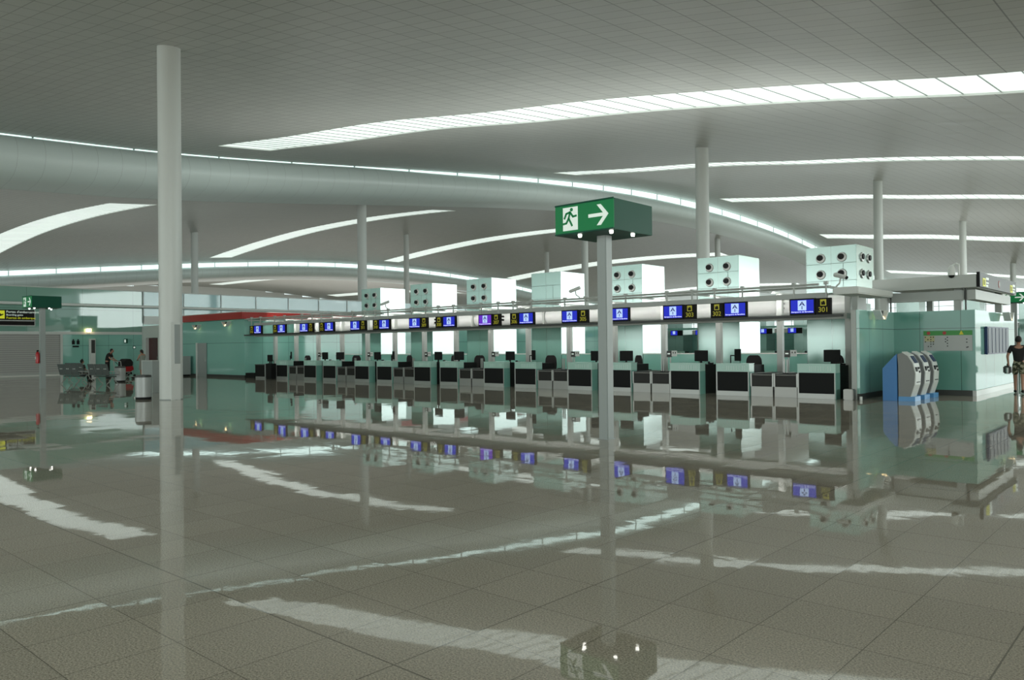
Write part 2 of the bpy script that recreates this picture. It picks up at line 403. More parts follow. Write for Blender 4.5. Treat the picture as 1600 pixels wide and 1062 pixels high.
# ------------------------------------------------------------------ columns
def column(X, Y, r, top, label):
    t = thing('round_column', label, 'column', (X, Y, 0), group='round white roof columns')
    MB().cyl((0, 0, 0), (0, 0, top + .25), r, n=40, cap=False).build('shaft', m_white, t, smooth=True)
    MB().cyl((0, 0, 0), (0, 0, .03), r + .008, n=40).build('base_ring', m_grey, t, smooth=True)
    return t
c1 = column(-25.15, 11.5, .355, G(11.4), 'nearest tall round white column, on the left, with a grey service cabinet on its side')
q = MB().box(.12, .37, -.16, .14, 0, 2.5).build('service_cabinet', m_white, c1, bevel=.01)
MB().box(.371, .378, -.05, .13, 1.16, 2.42).build('grille', m_grey, q)
for X, Y, lab in ((-25, 46.9, 'thick round white column rising behind the check-in desks right of the exit sign'),
                  (-25, 83.5, 'round white column rising behind the rightmost glass tower'),
                  (-25, 119.5, 'round white column rising behind the white kiosk canopy'),
                  (-25, 155, 'round white column at the right edge beyond the small exit sign'),
                  (-59.5, 45.4, 'round white column rising over the left end of the glass towers'),
                  (-59.5, 80.5, 'round white column just left of the big exit sign post'),
                  (-59.5, 116.5, 'thin far column between the second and third tower from the right'),
                  (-96, 47, 'thin column beyond the glass balustrade right of the nearest column'),
                  (-96, 82, 'thin far column left of the third tower from the left'),
                  (-96, 117.5, 'thinnest far column left of the big exit sign, above the tower without nozzles')):
    F = F1 if X > -53 else F2
    column(X, Y, .43, G(Y) + interp(F, X), lab)

# ------------------------------------------------------------------ walls of the hall
# far wall: painted lower wall with bright glazing above
struct(MB().box(-200, 45, 189, 189.8, 0, 5.4).build('wall_back', m_grey), 'grey lower wall at the far end of the hall')
we = MB()
for a_, b_ in zip(frange(-50, 190, 6), frange(-50, 190, 6)[1:]): we.box(-199.6, -199, a_, b_, 0, min(G(a_), G(b_)) + .1)
struct(we.build('wall_left_end', m_white), 'grey lower wall at the far left end of the hall')
struct(MB().box(44.9, 45.4, 0, 51, 0, 12).build('wall_reflection_blocker', m_greyl), 'unseen solid wall part added to cut the facade reflection')  # added out of view so the left green glass mirrors less bright facade
# green glass shop front on the left (faces +X)
XL = -58.0
struct(MB().box(XL - .3, XL, 19.1, 24.5, 0, 2.74).box(XL - .3, XL, -30, 8, 0, 2.74).build('wall_left', m_green_y), 'green back-painted glass wall on the left')
struct(MB().box(XL - .32, XL + .06, -30, 24.5, 2.74, 2.93).build('trim_3', m_white), 'white band over the roller shutter and the green glass wall')
struct(MB().box(XL + .0, XL + .08, 18.98, 19.12, 0, 2.74).build('trim_4', m_white), 'white door jamb beside the shutter')
m_green_up = glass_panel('green_glass_upper', (.20, .38, .31), 3.4, 0, 4.45, spec=.9, rough=.03, ax=1)
struct(MB().box(XL - .12, XL - .04, -30, 24.5, 2.93, 5.86).build('wall_left_upper', m_green_up), 'reflective green glass above the white band')
struct(MB().box(XL - .16, XL, -30, 24.5, 5.86, 5.92).build('trim_5', m_greyl), 'thin metal edge on top of the green glass')
sh = MB().box(XL - .2, XL - .06, 8, 19.0, 0.05, 2.74).build('roller_shutter', m_shutter)
tag(sh, 'closed grey slatted roller shutter in the green glass wall, far left', 'roller shutter')
MB().box(XL - .22, XL - .02, 8, 19.0, .05, .16).build('bottom_rail', m_greyl, sh)
# glass balustrade of the mezzanine with a tubular rail in front of it
bl = thing('glass_balustrade', 'pale blue-green glass balustrade of the mezzanine above the red canopy', 'balustrade', (XL, 24.5, 0))
g = MB(); p = MB()
for i in range(12):
    y0 = i * 3.0; g.box(-.03, .03, y0 + .04, y0 + 2.96, 4.1, 5.85)
    MB().box(-.05, .05, y0 - .04, y0 + .04, 3.6, 5.86).build('post', m_grey, bl)
g.build('glass_panes', m_rail, bl)
MB().box(-.05, .05, 0, 36, 5.86, 5.93).build('top_rail', m_greyl, bl)
MB().box(-.3, .05, 0, 36, 3.5, 4.1).build('floor_edge', m_white, bl)
struct(MB().box(XL - .5, XL, 24.5, 60.5, 0, 3.5).build('wall_mezzanine', m_green_y), 'green glass wall under the mezzanine')
struct(MB().box(-120, XL - .31, 24.5, 60, 3.6, 4.0).build('floor_mezzanine', m_greyl), 'mezzanine floor slab')
rl = MB()
for a, b in ((-30, 60),): rl.cyl((XL + .45, a, 4.75), (XL + .45, b, 4.75), .10, n=12)
for Y in frange(-28, 60, 5.5): rl.box(XL + .06, XL + .45, Y - .03, Y + .03, 4.70, 4.76)
tag(rl.build('handrail_pipe', m_white, smooth=True), 'long white pipe running in front of the green glass wall and the balustrade', 'pipe')
# recess with dark red door right of the green wall
pt = MB().box(-58, -57.35, 24.4, 24.9, 0, 3.35).box(-57.35, -49, 24.4, 24.9, 2.5, 3.35).box(-55.4, -49, 24.4, 24.9, 0, 2.5)
struct(pt.build('wall_portal', m_white), 'white portal around the dark red door')
d = struct(MB().box(-57.3, -55.45, 24.6, 24.7, 0, 2.48).build('door_1', m_redd), 'dark red door in the white portal')
MB().box(-55.75, -55.7, 24.5, 24.6, .95, 1.15).build('door_handle', m_alu, d)
# shop block with the red canopy
XC = -40.5
struct(MB().box(-49, XC, 22.7, 22.9, 0, 3.3).box(XC - .2, XC, 22.9, 60, 0, 3.3).build('wall_shop', m_green_y), 'green glass walls of the shop under the red canopy')
struct(MB().box(-49, XC + .03, 22.66, 22.7, 0, .14).box(XC, XC + .04, 22.66, 60, 0, .14).build('baseboard_shop', m_dark))
cn = thing('red_canopy', 'long red fascia canopy on the green shop block, left of the check-in signs', 'canopy', (XC, 22.7, 3.3))
MB().box(-8.2, .35, -.35, -.27, 0, .38).box(.27, .35, -.27, 30, 0, .38).build('fascia', m_red, cn)
MB().box(-8.2, .27, -.27, 30, .05, .12).build('roof_panel', m_greyl, cn)
MB().box(-8.2, .36, -.36, -.26, .38, .42).box(.26, .36, -.26, 30, .38, .42).build('top_edge', m_white, cn)
d = struct(MB().box(-45.85, -44.85, 22.62, 22.68, 0, 2.0).build('door_2', m_grey), 'grey door leaf in the green shop wall')
MB().box(-46.1, -45.95, 22.6, 22.7, 0, 2.02).build('door_frame', m_white, d); MB().box(-44.95, -44.85, 22.56, 22.62, .9, 1.1).build('door_handle', m_alu, d)

# ------------------------------------------------------------------ wall fixtures, left
wl = thing('wall_lamp', 'glowing warm square lamp on the white band of the green wall, left', 'wall lamp', (XL + .06, 20.75, 2.78))
MB().box(0, .16, -.14, .14, .14, .36).build('lamp_glass', m_warm, wl, bevel=.01); MB().box(0, .22, -.22, .22, .36, .40).build('hood', m_greyl, wl); MB().box(0, .05, -.1, .1, 0, .14).build('bracket', m_greyl, wl)
vc = thing('service_cabinet', 'narrow white wall cabinet with a dark grille, right of the toilet sign', 'cabinet', (XL + .06, 20.9, 0))
MB().box(0, .25, -.14, .22, 0, 2.45).build('body', m_white, vc, bevel=.008); MB().box(.251, .26, -.06, .18, 1.45, 2.36).build('grille', m_dark, vc)
ts = thing('toilet_pictogram', 'black pictogram of two figures over a bar on the green wall right of the shutter', 'pictogram', (XL, 19.95, 2.2))
for dy, nm in ((-.15, 'figure'), (.15, 'figure')):
    MB().box(.005, .02, dy - .09, dy + .09, -.14, .12).cyl((.005, dy, .17), (.02, dy, .17), .05, n=12).build(nm, m_black, ts)
MB().box(.005, .02, -.2, .2, -.34, -.24).build('bar', m_black, ts)
ex = thing('wall_exit_sign', 'small dark green box sign standing out from the green wall above the people', 'sign', (XL, 23.15, 2.28))
MB().box(.1, .5, -.05, .05, -.16, .16).build('box', m_exitd, ex); MB().box(0, .1, -.03, .03, -.03, .03).build('bracket', m_alu, ex)
MB().box(.16, .44, -.056, -.05, -.10, .10).build('pictogram', m_glyph, ex)
sg = MB().box(XL, XL + .02, 23.75, 23.95, 1.72, 1.92).build('call_point_sign', m_exitd)
tag(sg, 'tiny green square notice on the green wall above the woman', 'notice')
MB().box(XL + .021, XL + .026, 23.79, 23.91, 1.76, 1.88).build('pictogram', m_glyph, sg)

# overhead boarding gates sign (faces +X)
bs = thing('overhead_sign', 'black overhead direction sign reading Puertas de embarque, cut by the left edge of the picture', 'sign', (-53.6, 16.1, 3.2))
MB().box(-.06, .06, -3.6, 0, .30, .92).build('upper_board', m_signb, bs); MB().box(-.06, .06, -3.6, 0, 0, .24).build('lower_board', m_signb, bs)
MB().box(-.05, .05, -3.6, .04, .24, .30).box(-.05, .05, 0, .05, -.03, .95).box(-.05, .05, -3.6, .04, -.05, 0).build('frame', m_alu, bs)
MB().box(.061, .07, -2.05, -1.58, .38, .86).build('plane_pictogram_ground', m_yelb, bs)
pl = MB(); pl.prism([(-1.98, .44), (-1.66, .60), (-1.64, .66), (-1.70, .66), (-1.98, .52)], 0, .071, .076); pl.prism([(-1.90, .70), (-1.86, .74), (-1.72, .60), (-1.80, .58)], 0, .071, .076)
pl.build('plane_pictogram', m_signb, bs)
text("Portes d'embarcament", 'catalan_text', m_glyph, bs, (.062, -1.5, .79), .19, '+X', 'LEFT')
text("Boarding gates", 'english_text', m_glyph, bs, (.062, -1.5, .61), .15, '+X', 'LEFT')
text("Puertas de embarque", 'spanish_text', m_yelb, bs, (.062, -1.5, .43), .18, '+X', 'LEFT')
MB().box(-.06, .06, -3.75, -3.6, -3.2, .95).build('post', m_grey, bs)

# ------------------------------------------------------------------ exit signs on posts
def man_poly():
    # running figure strokes in (x, z), pictogram box 0..0.36 x 0..0.43
    return [((.20, .29), (.17, .19)), ((.17, .19), (.24, .06)), ((.17, .19), (.12, .11)), ((.12, .11), (.02, .10)), ((.20, .29), (.12, .27)), ((.12, .27), (.08, .19)), ((.20, .29), (.26, .21)), ((.26, .21), (.33, .22))]
def exit_sign(label, loc, extinguisher=False, post_t=.19):
    t = thing('exit_sign', label, 'exit sign', loc)
    MB().box(-post_t / 2, post_t / 2, -post_t / 2, post_t / 2, 0, 3.98 + .02).build('post', m_grey, t, bevel=.012)
    MB().box(-.11, .11, -.11, .11, 0, .012).build('foot_plate', m_grey, t)
    MB().box(-.60, .60, -.57, .575, 3.475, 3.98).build('box', m_exitd, t, bevel=.006)
    MB().box(-.60, .60, -.585, -.571, 3.50, 3.965).build('front_panel', m_exit, t)
    MB().box(-.60, .60, -.6, -.58, 3.965, 3.99).box(-.6, .6, -.6, -.58, 3.475, 3.50).build('front_edge', m_exitd, t)
    g = MB(); y0, y1 = -.592, -.586
    g.box(-.43, -.12, y0, y1, 3.54, 3.93)
    door = g.build('doorway', m_glyph, t)
    f = MB()
    for (a, b) in man_poly():
        ax, az = a[0] * 1.0 - .475, a[1] + 3.555; bx_, bz = b[0] - .475, b[1] + 3.555
        d = Vector((bx_ - ax, bz - az)); nrm = Vector((-d.y, d.x)).normalized() * .017; e = d.normalized() * .008
        f.prism([(ax + nrm.x - e.x, az + nrm.y - e.y), (bx_ + nrm.x + e.x, bz + nrm.y + e.y), (bx_ - nrm.x + e.x, bz - nrm.y + e.y), (ax - nrm.x - e.x, az - nrm.y - e.y)], 1, -.599, -.593)
    f.cyl((-.245, -.599, 3.885), (-.245, -.593, 3.885), .030, n=14)
    f.build('running_figure', m_exit, t)
    a = MB(); zc = 3.735
    a.box(.10, .42, y0, y1, zc - .028, zc + .028)
    for sgn in (1, -1): a.prism([(.27, zc + sgn * .17), (.35, zc + sgn * .17), (.50, zc), (.42, zc)], 1, y0 - .001, y1)
    a.build('arrow', m_glyph, t)
    lp = MB()
    for dx, dy in ((-.19, -.44), (.45, -.44), (.50, .12), (-.30, .45)):
        MB().cyl((dx, dy, 3.43), (dx, dy, 3.476), .028, .034, n=14).build('spotlight', m_lamp, t, smooth=True)
    if extinguisher:
        h = MB().lathe([(.0, 0), (.075, .01), (.08, .06), (.08, .40), (.06, .47), (.025, .5), (.02, .52)], (.0, -.19, 1.08)).build('extinguisher_body', m_redp, t, smooth=True, label='red fire extinguisher hung on the post')
        MB().box(-.02, .06, -.22, -.16, 1.60, 1.66).tube([(.0, -.19, 1.64), (-.09, -.19, 1.62), (-.12, -.19, 1.5), (-.11, -.2, 1.3)], .014).build('valve_and_hose', m_black, h)
        MB().box(-.05, .05, -.275, -.265, 1.27, 1.38).build('label', m_white, h)
    return t
exit_sign('large green exit sign box with running man and white arrow on a grey post, foreground', (-7.75, 11.05, 0))
exit_sign('small green exit sign on a post with a red fire extinguisher, far left', (-37.9, 11.7, 0), True, .2)
exit_sign('small green exit sign with a white arrow at the right edge of the picture', (-7.3, 45.6, 0))

# ------------------------------------------------------------------ check-in island
YF = 22.7
def make_desk():
    t = thing('check_in_desk', '', 'check-in desk', (0, 0, 0))
    # origin: left front floor corner; faces -Y
    MB().box(0, 1.1, 0, .36, .74, .985).build('glass_band', m_tower2, t, bevel=.004)
    ln = MB()
    for i, xx in enumerate((.36, .42, .48, .53, .60, .68, .78, .88, .95)): ln.box(xx, xx + .013, -.006, 0, .79, .93)
    ln.build('etched_strokes', m_etch, t)
    MB().box(.04, 1.06, .01, .30, .14, .735).build('front_panel', m_black, t)
    MB().box(0, .04, 0, .36, .0, .74).build('frame', m_alu, t); MB().box(1.06, 1.085, 0, .02, 0, .74).build('frame', m_alu, t)
    MB().box(1.06, 1.1, .02, .36, 0, .74).build('side_panel', m_green, t)
    MB().box(.02, 1.07, -.012, .02, 0, .14).build('kick_plate', m_alu, t)
    MB().box(-.01, 1.11, -.01, .37, .985, 1.0).build('top', m_tower2, t)
    MB().box(0.02, 1.07, .38, 1.15, .90, .94).build('worktop', m_black, t)
    MB().box(.9, 1.07, .38, 1.15, 0, .90).build('pedestal', m_black, t); MB().box(.02, .07, .38, 1.15, 0, .9).build('pedestal', m_black, t)
    return t
m_tower2 = mat('pale_green_glass_band', (.46, .72, .63), .2)
m_etch = mat('etched_glass', (.68, .84, .78), .3)
def make_conveyor():
    t = thing('baggage_conveyor', '', 'baggage conveyor', (0, 0, 0))       # origin left front corner, width .73
    MB().box(.02, .71, 0, 1.5, 0, .30).build('steel_plinth', m_steel, t, bevel=.006)
    MB().box(.05, .68, .03, 1.5, .30, .66).build('dark_panel', m_panel, t)
    MB().box(.0, .045, .0, 1.5, .30, .70).build('side_rail', m_alu, t); MB().box(.685, .73, .0, 1.5, .30, .70).build('side_rail', m_alu, t)
    MB().box(.05, .68, .02, 1.5, .665, .69).build('belt', m_blackr, t)
    MB().cyl((.06, .05, .66), (.67, .05, .66), .03, n=10).build('roller', m_steel, t, smooth=True)
    return t
m_duct = mat('white_duct', (.86, .88, .86), .35)
m_panel = mat('smoked_panel', (.028, .027, .024), .4, spec=.2)
def make_monitor():
    t = thing('desk_monitor', '', 'monitor', (0, 0, 0))                    # seen from behind: origin at foot
    MB().box(-.24, .24, .0, .05, .10, .46).build('display_housing', m_black, t, bevel=.01)
    MB().box(-.22, .22, .051, .056, .12, .44).build('display', m_dark, t)
    MB().box(-.03, .03, .0, .04, .0, .12).build('stem', m_black, t)
    MB().box(-.12, .12, -.06, .12, 0, .015).build('foot', m_black, t)
    return t
def make_arm_monitor():
    t = thing('arm_monitor', '', 'monitor', (0, 0, 0))
    MB().cyl((-.25, 0, 0), (-.25, 0, .30), .018, n=8).tube([(-.25, 0, .29), (-.02, 0, .29)], .018).build('arm', m_black, t)
    MB().box(-.06, .22, -.03, .0, .12, .50).build('display_housing', m_black, t, bevel=.008)
    MB().box(-.29, -.2, -.05, .05, 0, .015).build('clamp', m_black, t)
    return t
def make_chair():
    t = thing('office_chair', '', 'chair', (0, 0, 0))                      # back towards -Y side
    MB().box(-.24, .24, -.24, .24, .44, .53).build('seat', m_fabric, t, bevel=.03)
    bk = MB(); n = 6
    prof = [(-.23, .60), (-.26, .85), (-.24, 1.10), (-.16, 1.22), (.16, 1.22), (.24, 1.10), (.26, .85), (.23, .60)]
    bk.prism(prof, 1, .20, .27).build('backrest', m_fabric, t, bevel=.02)
    MB().box(-.04, .04, .16, .30, .42, .75).build('back_stem', m_black, t)
    MB().cyl((0, 0, .1), (0, 0, .44), .03, n=10).build('gas_lift', m_alu, t)
    f = MB()
    for q in range(5):
        a = 2 * math.pi * q / 5; f.tube([(0, 0, .11), (.27 * math.cos(a), .27 * math.sin(a), .07)], .022, n=6)
    f.build('star_base', m_black, t)
    for q in range(5):
        a = 2 * math.pi * q / 5; c, s_ = .28 * math.cos(a), .28 * math.sin(a)
        MB().cyl((c - .02, s_, .033), (c + .02, s_, .033), .033, n=10).build('castor', m_black, t)
    for s_ in (-1, 1): MB().box(s_ * .27 - .025, s_ * .27 + .025, -.14, .14, .66, .69).box(s_ * .27 - .015, s_ * .27 + .015, -.02, .02, .5, .66).build('armrest', m_black, t)
    return t
def make_scale_display():
    t = thing('scale_display', '', 'scale display', (0, 0, 0))
    MB().cyl((0, 0, .68), (0, 0, 1.18), .022, n=10).build('pole', m_alu, t, smooth=True)
    MB().box(-.13, .05, -.04, .04, 1.16, 1.38).build('display_box', m_dark, t, bevel=.006)
    MB().box(-.09, .01, -.046, -.04, 1.26, 1.30).build('readout', m_glyph, t)
    MB().box(.06, .26, -.02, .0, 1.19, 1.39).build('notice_card', m_white, t)
    d = MB()
    for xx in (.11, .20): d.box(xx, xx + .03, -.026, -.02, 1.29, 1.34)
    d.build('card_symbols', m_black, t)
    return t
def make_divider():
    t = thing('barrier_post', '', 'barrier post', (0, 0, 0))
    for xx in (-.055, .025): MB().box(xx, xx + .03, -.02, .02, .69, 1.12).build('bar', m_alu, t)
    MB().box(-.08, .07, -.04, .04, .69, .71).build('foot', m_black, t)
    return t
def make_gate_sign(number, left_num, violet=False):
    t = thing('check_in_sign', '', 'check-in sign', (0, 0, 0))             # origin left bottom, 1.2 wide .48 high
    a, b = ((.0, .43) if left_num else (.77, 1.2)); c, d = ((.45, 1.2) if left_num else (.0, .75))
    MB().box(a, b, 0, .10, 0, .47).build('number_board', m_signb, t, bevel=.005)
    MB().box(c, d, 0, .12, 0, .48).build('screen_housing', m_black, t, bevel=.006)
    s_ = MB().box(c + .04, d - .04, -.004, 0, .05, .44).build('screen', m_screenp if violet else m_screen, t)
    m = (c + d) / 2
    MB().box(m - .125, m + .125, -.008, -.0045, .135, .425).build('logo_ground', m_scrlogo, s_)
    lg = MB()
    lg.prism([(m, .40), (m + .085, .275), (m + .10, .255), (m + .03, .285), (m + .012, .30), (m, .37)], 1, -.012, -.0085)
    lg.prism([(m, .40), (m - .085, .275), (m - .10, .255), (m - .03, .285), (m - .012, .30), (m, .37)], 1, -.012, -.0085)
    lg.box(m - .012, m + .012, -.012, -.0085, .165, .26)
    lg.build('logo_chevron', m_scrdark, s_)
    text('Aeropuerto de Barcelona', 'airport_text', m_scrtext, s_, (m, -.006, .092), .062)
    n = (a + b) / 2
    fr = MB().box(n - .085, n + .085, -.006, 0, .25, .43)
    fr.build('desk_pictogram_ground', m_yel, t)
    MB().box(n - .055, n + .055, -.011, -.0065, .275, .345).box(n - .055, n - .03, -.011, -.0065, .345, .37).box(n - .015, n + .04, -.011, -.0065, .345, .385).build('desk_pictogram', m_signb, t)
    text(number, 'sign_number', m_yel, t, (n, -.006, .13), .20)
    for xx in (.12, 1.05):
        MB().box(xx - .02, xx + .02, .03, .07, .48, .92).build('hanger', m_greyl, t)
        MB().box(xx - .05, xx + .05, .0, .12, .86, .95).build('clamp', m_greyl, t)
    return t
def make_tower(front=True, side=False):
    t = thing('glass_tower', '', 'ventilation tower', (0, 0, 0))           # origin: near right corner (front -Y / side +X); extends -X and +Y
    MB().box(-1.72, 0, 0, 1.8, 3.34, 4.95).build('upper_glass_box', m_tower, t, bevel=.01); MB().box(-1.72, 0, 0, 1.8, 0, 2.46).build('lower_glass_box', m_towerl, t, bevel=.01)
    MB().box(-1.5, -.2, .5, 1.6, 2.46, 3.34).build('core', m_greyl, t)
    e = MB()
    for z in (3.75, 4.35): e.box(-1.72, 0, -.006, 0, z - .008, z + .008)
    e.box(-.45, -.435, -.006, 0, 3.4, 4.35); e.build('joint', m_joint, t)
    def noz(x, y, z, ax):
        d = Vector((0, -1, 0)) if ax == 1 else Vector((1, 0, 0)); c = Vector((x, y, z))
        n_ = MB().cyl(c, c + d * .04, .17, .15, n=20).build('nozzle_ring', m_alu, t, smooth=True)
        MB().cyl(c + d * .03 + Vector((-.02, 0, .02)), c + d * .10 + Vector((-.02, 0, .02)), .105, .095, n=18).build('nozzle_mouth', m_black, n_, smooth=True)
    if front:
        for xx in (-1.2, -.48):
            for z in (3.98, 4.55): noz(xx, 0, z, 1)
    if side:
        for yy in (.55, 1.25):
            for z in (3.98, 4.55): noz(0, yy, z, 0)
    return t
m_joint = mat('glass_joint', (.10, .17, .15), .4)
def make_phone():
    t = thing('desk_phone', '', 'telephone', (0, 0, 0))
    MB().box(-.08, .08, -.09, .09, 0, .05).build('base', m_black, t, bevel=.01); MB().box(-.08, -.04, -.1, .1, .05, .09).build('handset', m_black, t, bevel=.01)
    MB().box(-.02, .06, -.02, .06, .051, .056).build('keypad', m_white, t)
    return t
PX = 4.262; X0 = -9.1
names_left = lambda n: 'under the %d sign' % n
desk = make_desk(); conv = make_conveyor(); mon = make_monitor(); arm = make_arm_monitor(); chair = make_chair(); disp = make_scale_display(); divd = make_divider(); phone = make_phone()
first = {}
def put(key, proto, loc, rz, label, group):
    if key not in first:
        first[key] = 1; proto.location = loc; proto.rotation_euler = (0, 0, rz); proto['label'] = label; proto['group'] = group; return proto
    return dup(proto, loc, rz, label, group)
tw_nozz = None
for kk in range(8):
    x0 = X0 - PX * kk; odd = 301 + 2 * kk; ev = odd + 1
    if kk < 7:
        put('desk', desk, (x0, YF, 0), 0, 'check-in desk with pale green glass band, straight under the number %d sign' % odd, 'check-in desks')
        put('desk', desk, (x0 - 2.60, YF, 0), 0, 'check-in desk with pale green glass band, straight under the number %d sign' % ev, 'check-in desks')
        put('conv', conv, (x0 - 1.485, YF + .05, 0), 0, 'left baggage conveyor of the pair between desks %d and %d' % (ev, odd), 'baggage conveyors')
        put('conv', conv, (x0 - .745, YF + .05, 0), 0, 'right baggage conveyor of the pair between desks %d and %d' % (ev, odd), 'baggage conveyors')
        put('divd', divd, (x0 - .53, YF + .45, 0), 0, 'pair of short metal bars standing between the conveyors of desks %d and %d' % (ev, odd), 'barrier posts')
        put('disp', disp, (x0 - .92, YF + 1.62, 0), 0, 'weighing display on a pole behind the conveyors of desks %d and %d' % (ev, odd), 'scale displays')
        put('mon', mon, (x0 + .72, YF + .78, .94), 0, 'black monitor standing on desk %d' % odd, 'monitors on the desks')
        if kk % 2 == 0:
            put('arm', arm, (x0 - 2.25, YF + .7, .94), -.35, 'black monitor on a swing arm on desk %d' % ev, 'arm monitors')
        else:
            put('mon', mon, (x0 - 2.2, YF + .75, .94), .3, 'black monitor turned sideways on desk %d' % ev, 'monitors on the desks')
        put('chair', chair, (x0 - 2.38 - .08 * kk, YF + 2.35, 0), math.pi + (.3, -.5, .2, 1.1, -.2, .4, .1)[kk], 'black office chair behind desk %d' % ev, 'office chairs')
        if kk in (0, 4, 5):
            put('chair', chair, (x0 + .55, YF + 2.2, 0), math.pi - .4, 'black office chair mostly hidden behind the monitor of desk %d' % odd, 'office chairs')
        put('phone', phone, (x0 + .96, YF + 1.0, .94), .3, 'black telephone on the right end of desk %d' % odd, 'desk telephones')
    sx = x0 - .16
    if kk < 7:
        s1 = make_gate_sign(str(odd), False, kk == 3); s1.location = (sx, YF - .12, 2.42); s1['label'] = 'hanging check-in sign number %d with a %s screen on its left' % (odd, 'violet' if kk == 3 else 'blue'); s1['group'] = 'check-in signs'
        s2 = make_gate_sign(str(ev), True); s2.location = (x0 - 2.70, YF - .12, 2.42); s2['label'] = 'hanging check-in sign number %d with a blue screen on its right' % ev; s2['group'] = 'check-in signs'
    else:
        s1 = make_gate_sign(str(odd), True); s1.location = (-39.75, YF - .12, 2.42); s1['label'] = 'hanging check-in sign number 315, farthest left of the row'; s1['group'] = 'check-in signs'
# glass towers
ty = 27.6; twl = ['rightmost glass tower, with black air nozzles on two sides', 'glass tower with four air nozzles, second from the right', 'glass tower with four air nozzles, just right of the exit sign post', 'plain glass tower without nozzles, left of the exit sign post',
       'glass tower with four air nozzles, third from the left', 'glass tower with four air nozzles, second from the left', 'leftmost glass tower with four air nozzles']
for kk in range(7):
    t = make_tower(kk != 3, kk == 0); t.location = (-9.0 - PX * kk + .02, ty, 0); t['label'] = 'pale green ' + twl[kk]; t['group'] = 'glass ventilation towers'
# low glass partition with white sill between the towers
for kk in range(8):
    xr = -9.0 - PX * kk - 1.72 if kk < 8 else 0; xl = -9.0 - PX * (kk + 1)
    lp = thing('low_partition', ('low green glass partition with a white sill, behind desk %d' % (302 + 2 * kk)) if kk < 7 else 'low green glass partition at the left end of the desk row', 'partition', (xl + .02, ty, 0), group='low partitions')
    w_ = min(xr, 0) - xl
    MB().box(.01, w_ - .01, .02, .10, 0, 1.22).build('glass', m_green, lp); MB().box(.01, w_ - .01, -.02, .14, 1.22, 1.26).build('sill', m_white, lp)
# gantry: beams, pipes, posts
gt = thing('sign_gantry', 'long pale metal gantry of beams and pipes carrying the check-in signs', 'gantry', (0, YF, 0))
XA, XB = -40.3, -8.42
MB().box(XA, XB, .45, .65, 2.92, 3.08).build('upper_beam', m_greyl, gt); MB().box(XA, XB + .6, .45, .85, 2.30, 2.46).build('lower_beam', m_greyl, gt)
sr = MB().box(XA, XB + .65, YF - .16, YF + .04, 2.345, 2.415).build('sign_rail', m_dark); tag(sr, 'long thin dark rail running directly under the row of check-in signs', 'rail')
MB().cyl((XA, .9, 3.275), (XB, .9, 3.275), .035, n=8).build('pipe', m_greyl, gt, smooth=True)
fp_ = MB().cyl((XA, YF - .06, 3.29), (XB, YF - .06, 3.29), .035, n=8).build('front_pipe', m_greyl, smooth=True); tag(fp_, 'long thin pale pipe above the check-in signs, clamped to their hangers', 'pipe')
MB().box(XA, XB, 3.9, 4.1, 3.08, 3.18).build('rear_beam', m_greyl, gt)
for i in range(16):
    X = -8.2 - 2.131 * i
    MB().box(X - .03, X + .03, .02, 4.1, 3.18, 3.24).build('cross_beam', m_greyl, gt)
    gp = thing('gantry_post', 'square grey gantry post, number %d from the right end of the row' % (i + 1), 'post', (X, YF + 1.74, 0), group='gantry posts')
    MB().box(-.09, .09, -.09, .09, 0, 3.18).build('shaft', m_greyl, gp, bevel=.01); MB().box(-.12, .12, -.12, .12, 0, .02).build('foot_plate', m_alu, gp)
dc = thing('ventilation_duct', 'thick rounded white ventilation duct running behind the check-in signs', 'duct', (0, 26.05, 2.86))
MB().cyl((XA, 0, 0), (-8.6, 0, 0), .31, n=28).build('pipe', m_duct, dc, smooth=True)
MB().box(XA, -8.6, -.25, .25, -.42, -.32).build('tray', m_greyl, dc)
for kk in range(8):
    x0 = X0 - PX * kk - 1.75; nz = MB()
    for dx in (-.075, .075):
        for dz in (-.075, .075): nz.cyl((x0 + dx, -.30, dz), (x0 + dx, -.40, dz), .045, n=10)
    nz.build('nozzle_cluster', m_black, dc)
    MB().box(x0 - 1.9, x0 - 1.8, -.37, .37, -.45, .37).build('clamp_ring', m_greyl, dc)
# far-left end of the row
ed = thing('black_counter', 'low black counter with a small monitor at the left end of the desk row', 'counter', (-39.4, YF, 0))
MB().box(0, .95, 0, .5, .1, .72).build('body', m_black, ed); MB().box(-.02, .97, -.02, .52, .72, .76).build('top', m_dark, ed); MB().box(0, .95, .02, .5, 0, .1).build('plinth', m_alu, ed)
MB().box(.97, 1.42, 0, .5, 0, .80).build('end_column', m_grey, ed)
sm = dup(mon, (-38.25, YF + .2, .82), 0, 'small dark monitor on the black counter at the left end', 'monitors on the desks')
tag(MB().box(-40.45, -39.45, YF, YF + .4, .0, .28).build('floor_cabinet', m_black, bevel=.01), 'low black box on the floor left of the black counter', 'box')
bg = thing('black_bin', 'tall black bin with looped handles right of the black counter', 'bin', (-37.55, YF - .1, 0))
MB().box(-.28, .28, -.2, .2, 0, .82).build('body', m_black, bg, bevel=.02)
for xx in (-.1, .1): MB().tube([(xx - .14 + .14 * (1 - math.cos(a)), 0, .80 + .22 * math.sin(a)) for a in [i * math.pi / 8 for i in range(9)]], .014, 6).build('handle', m_black, bg)
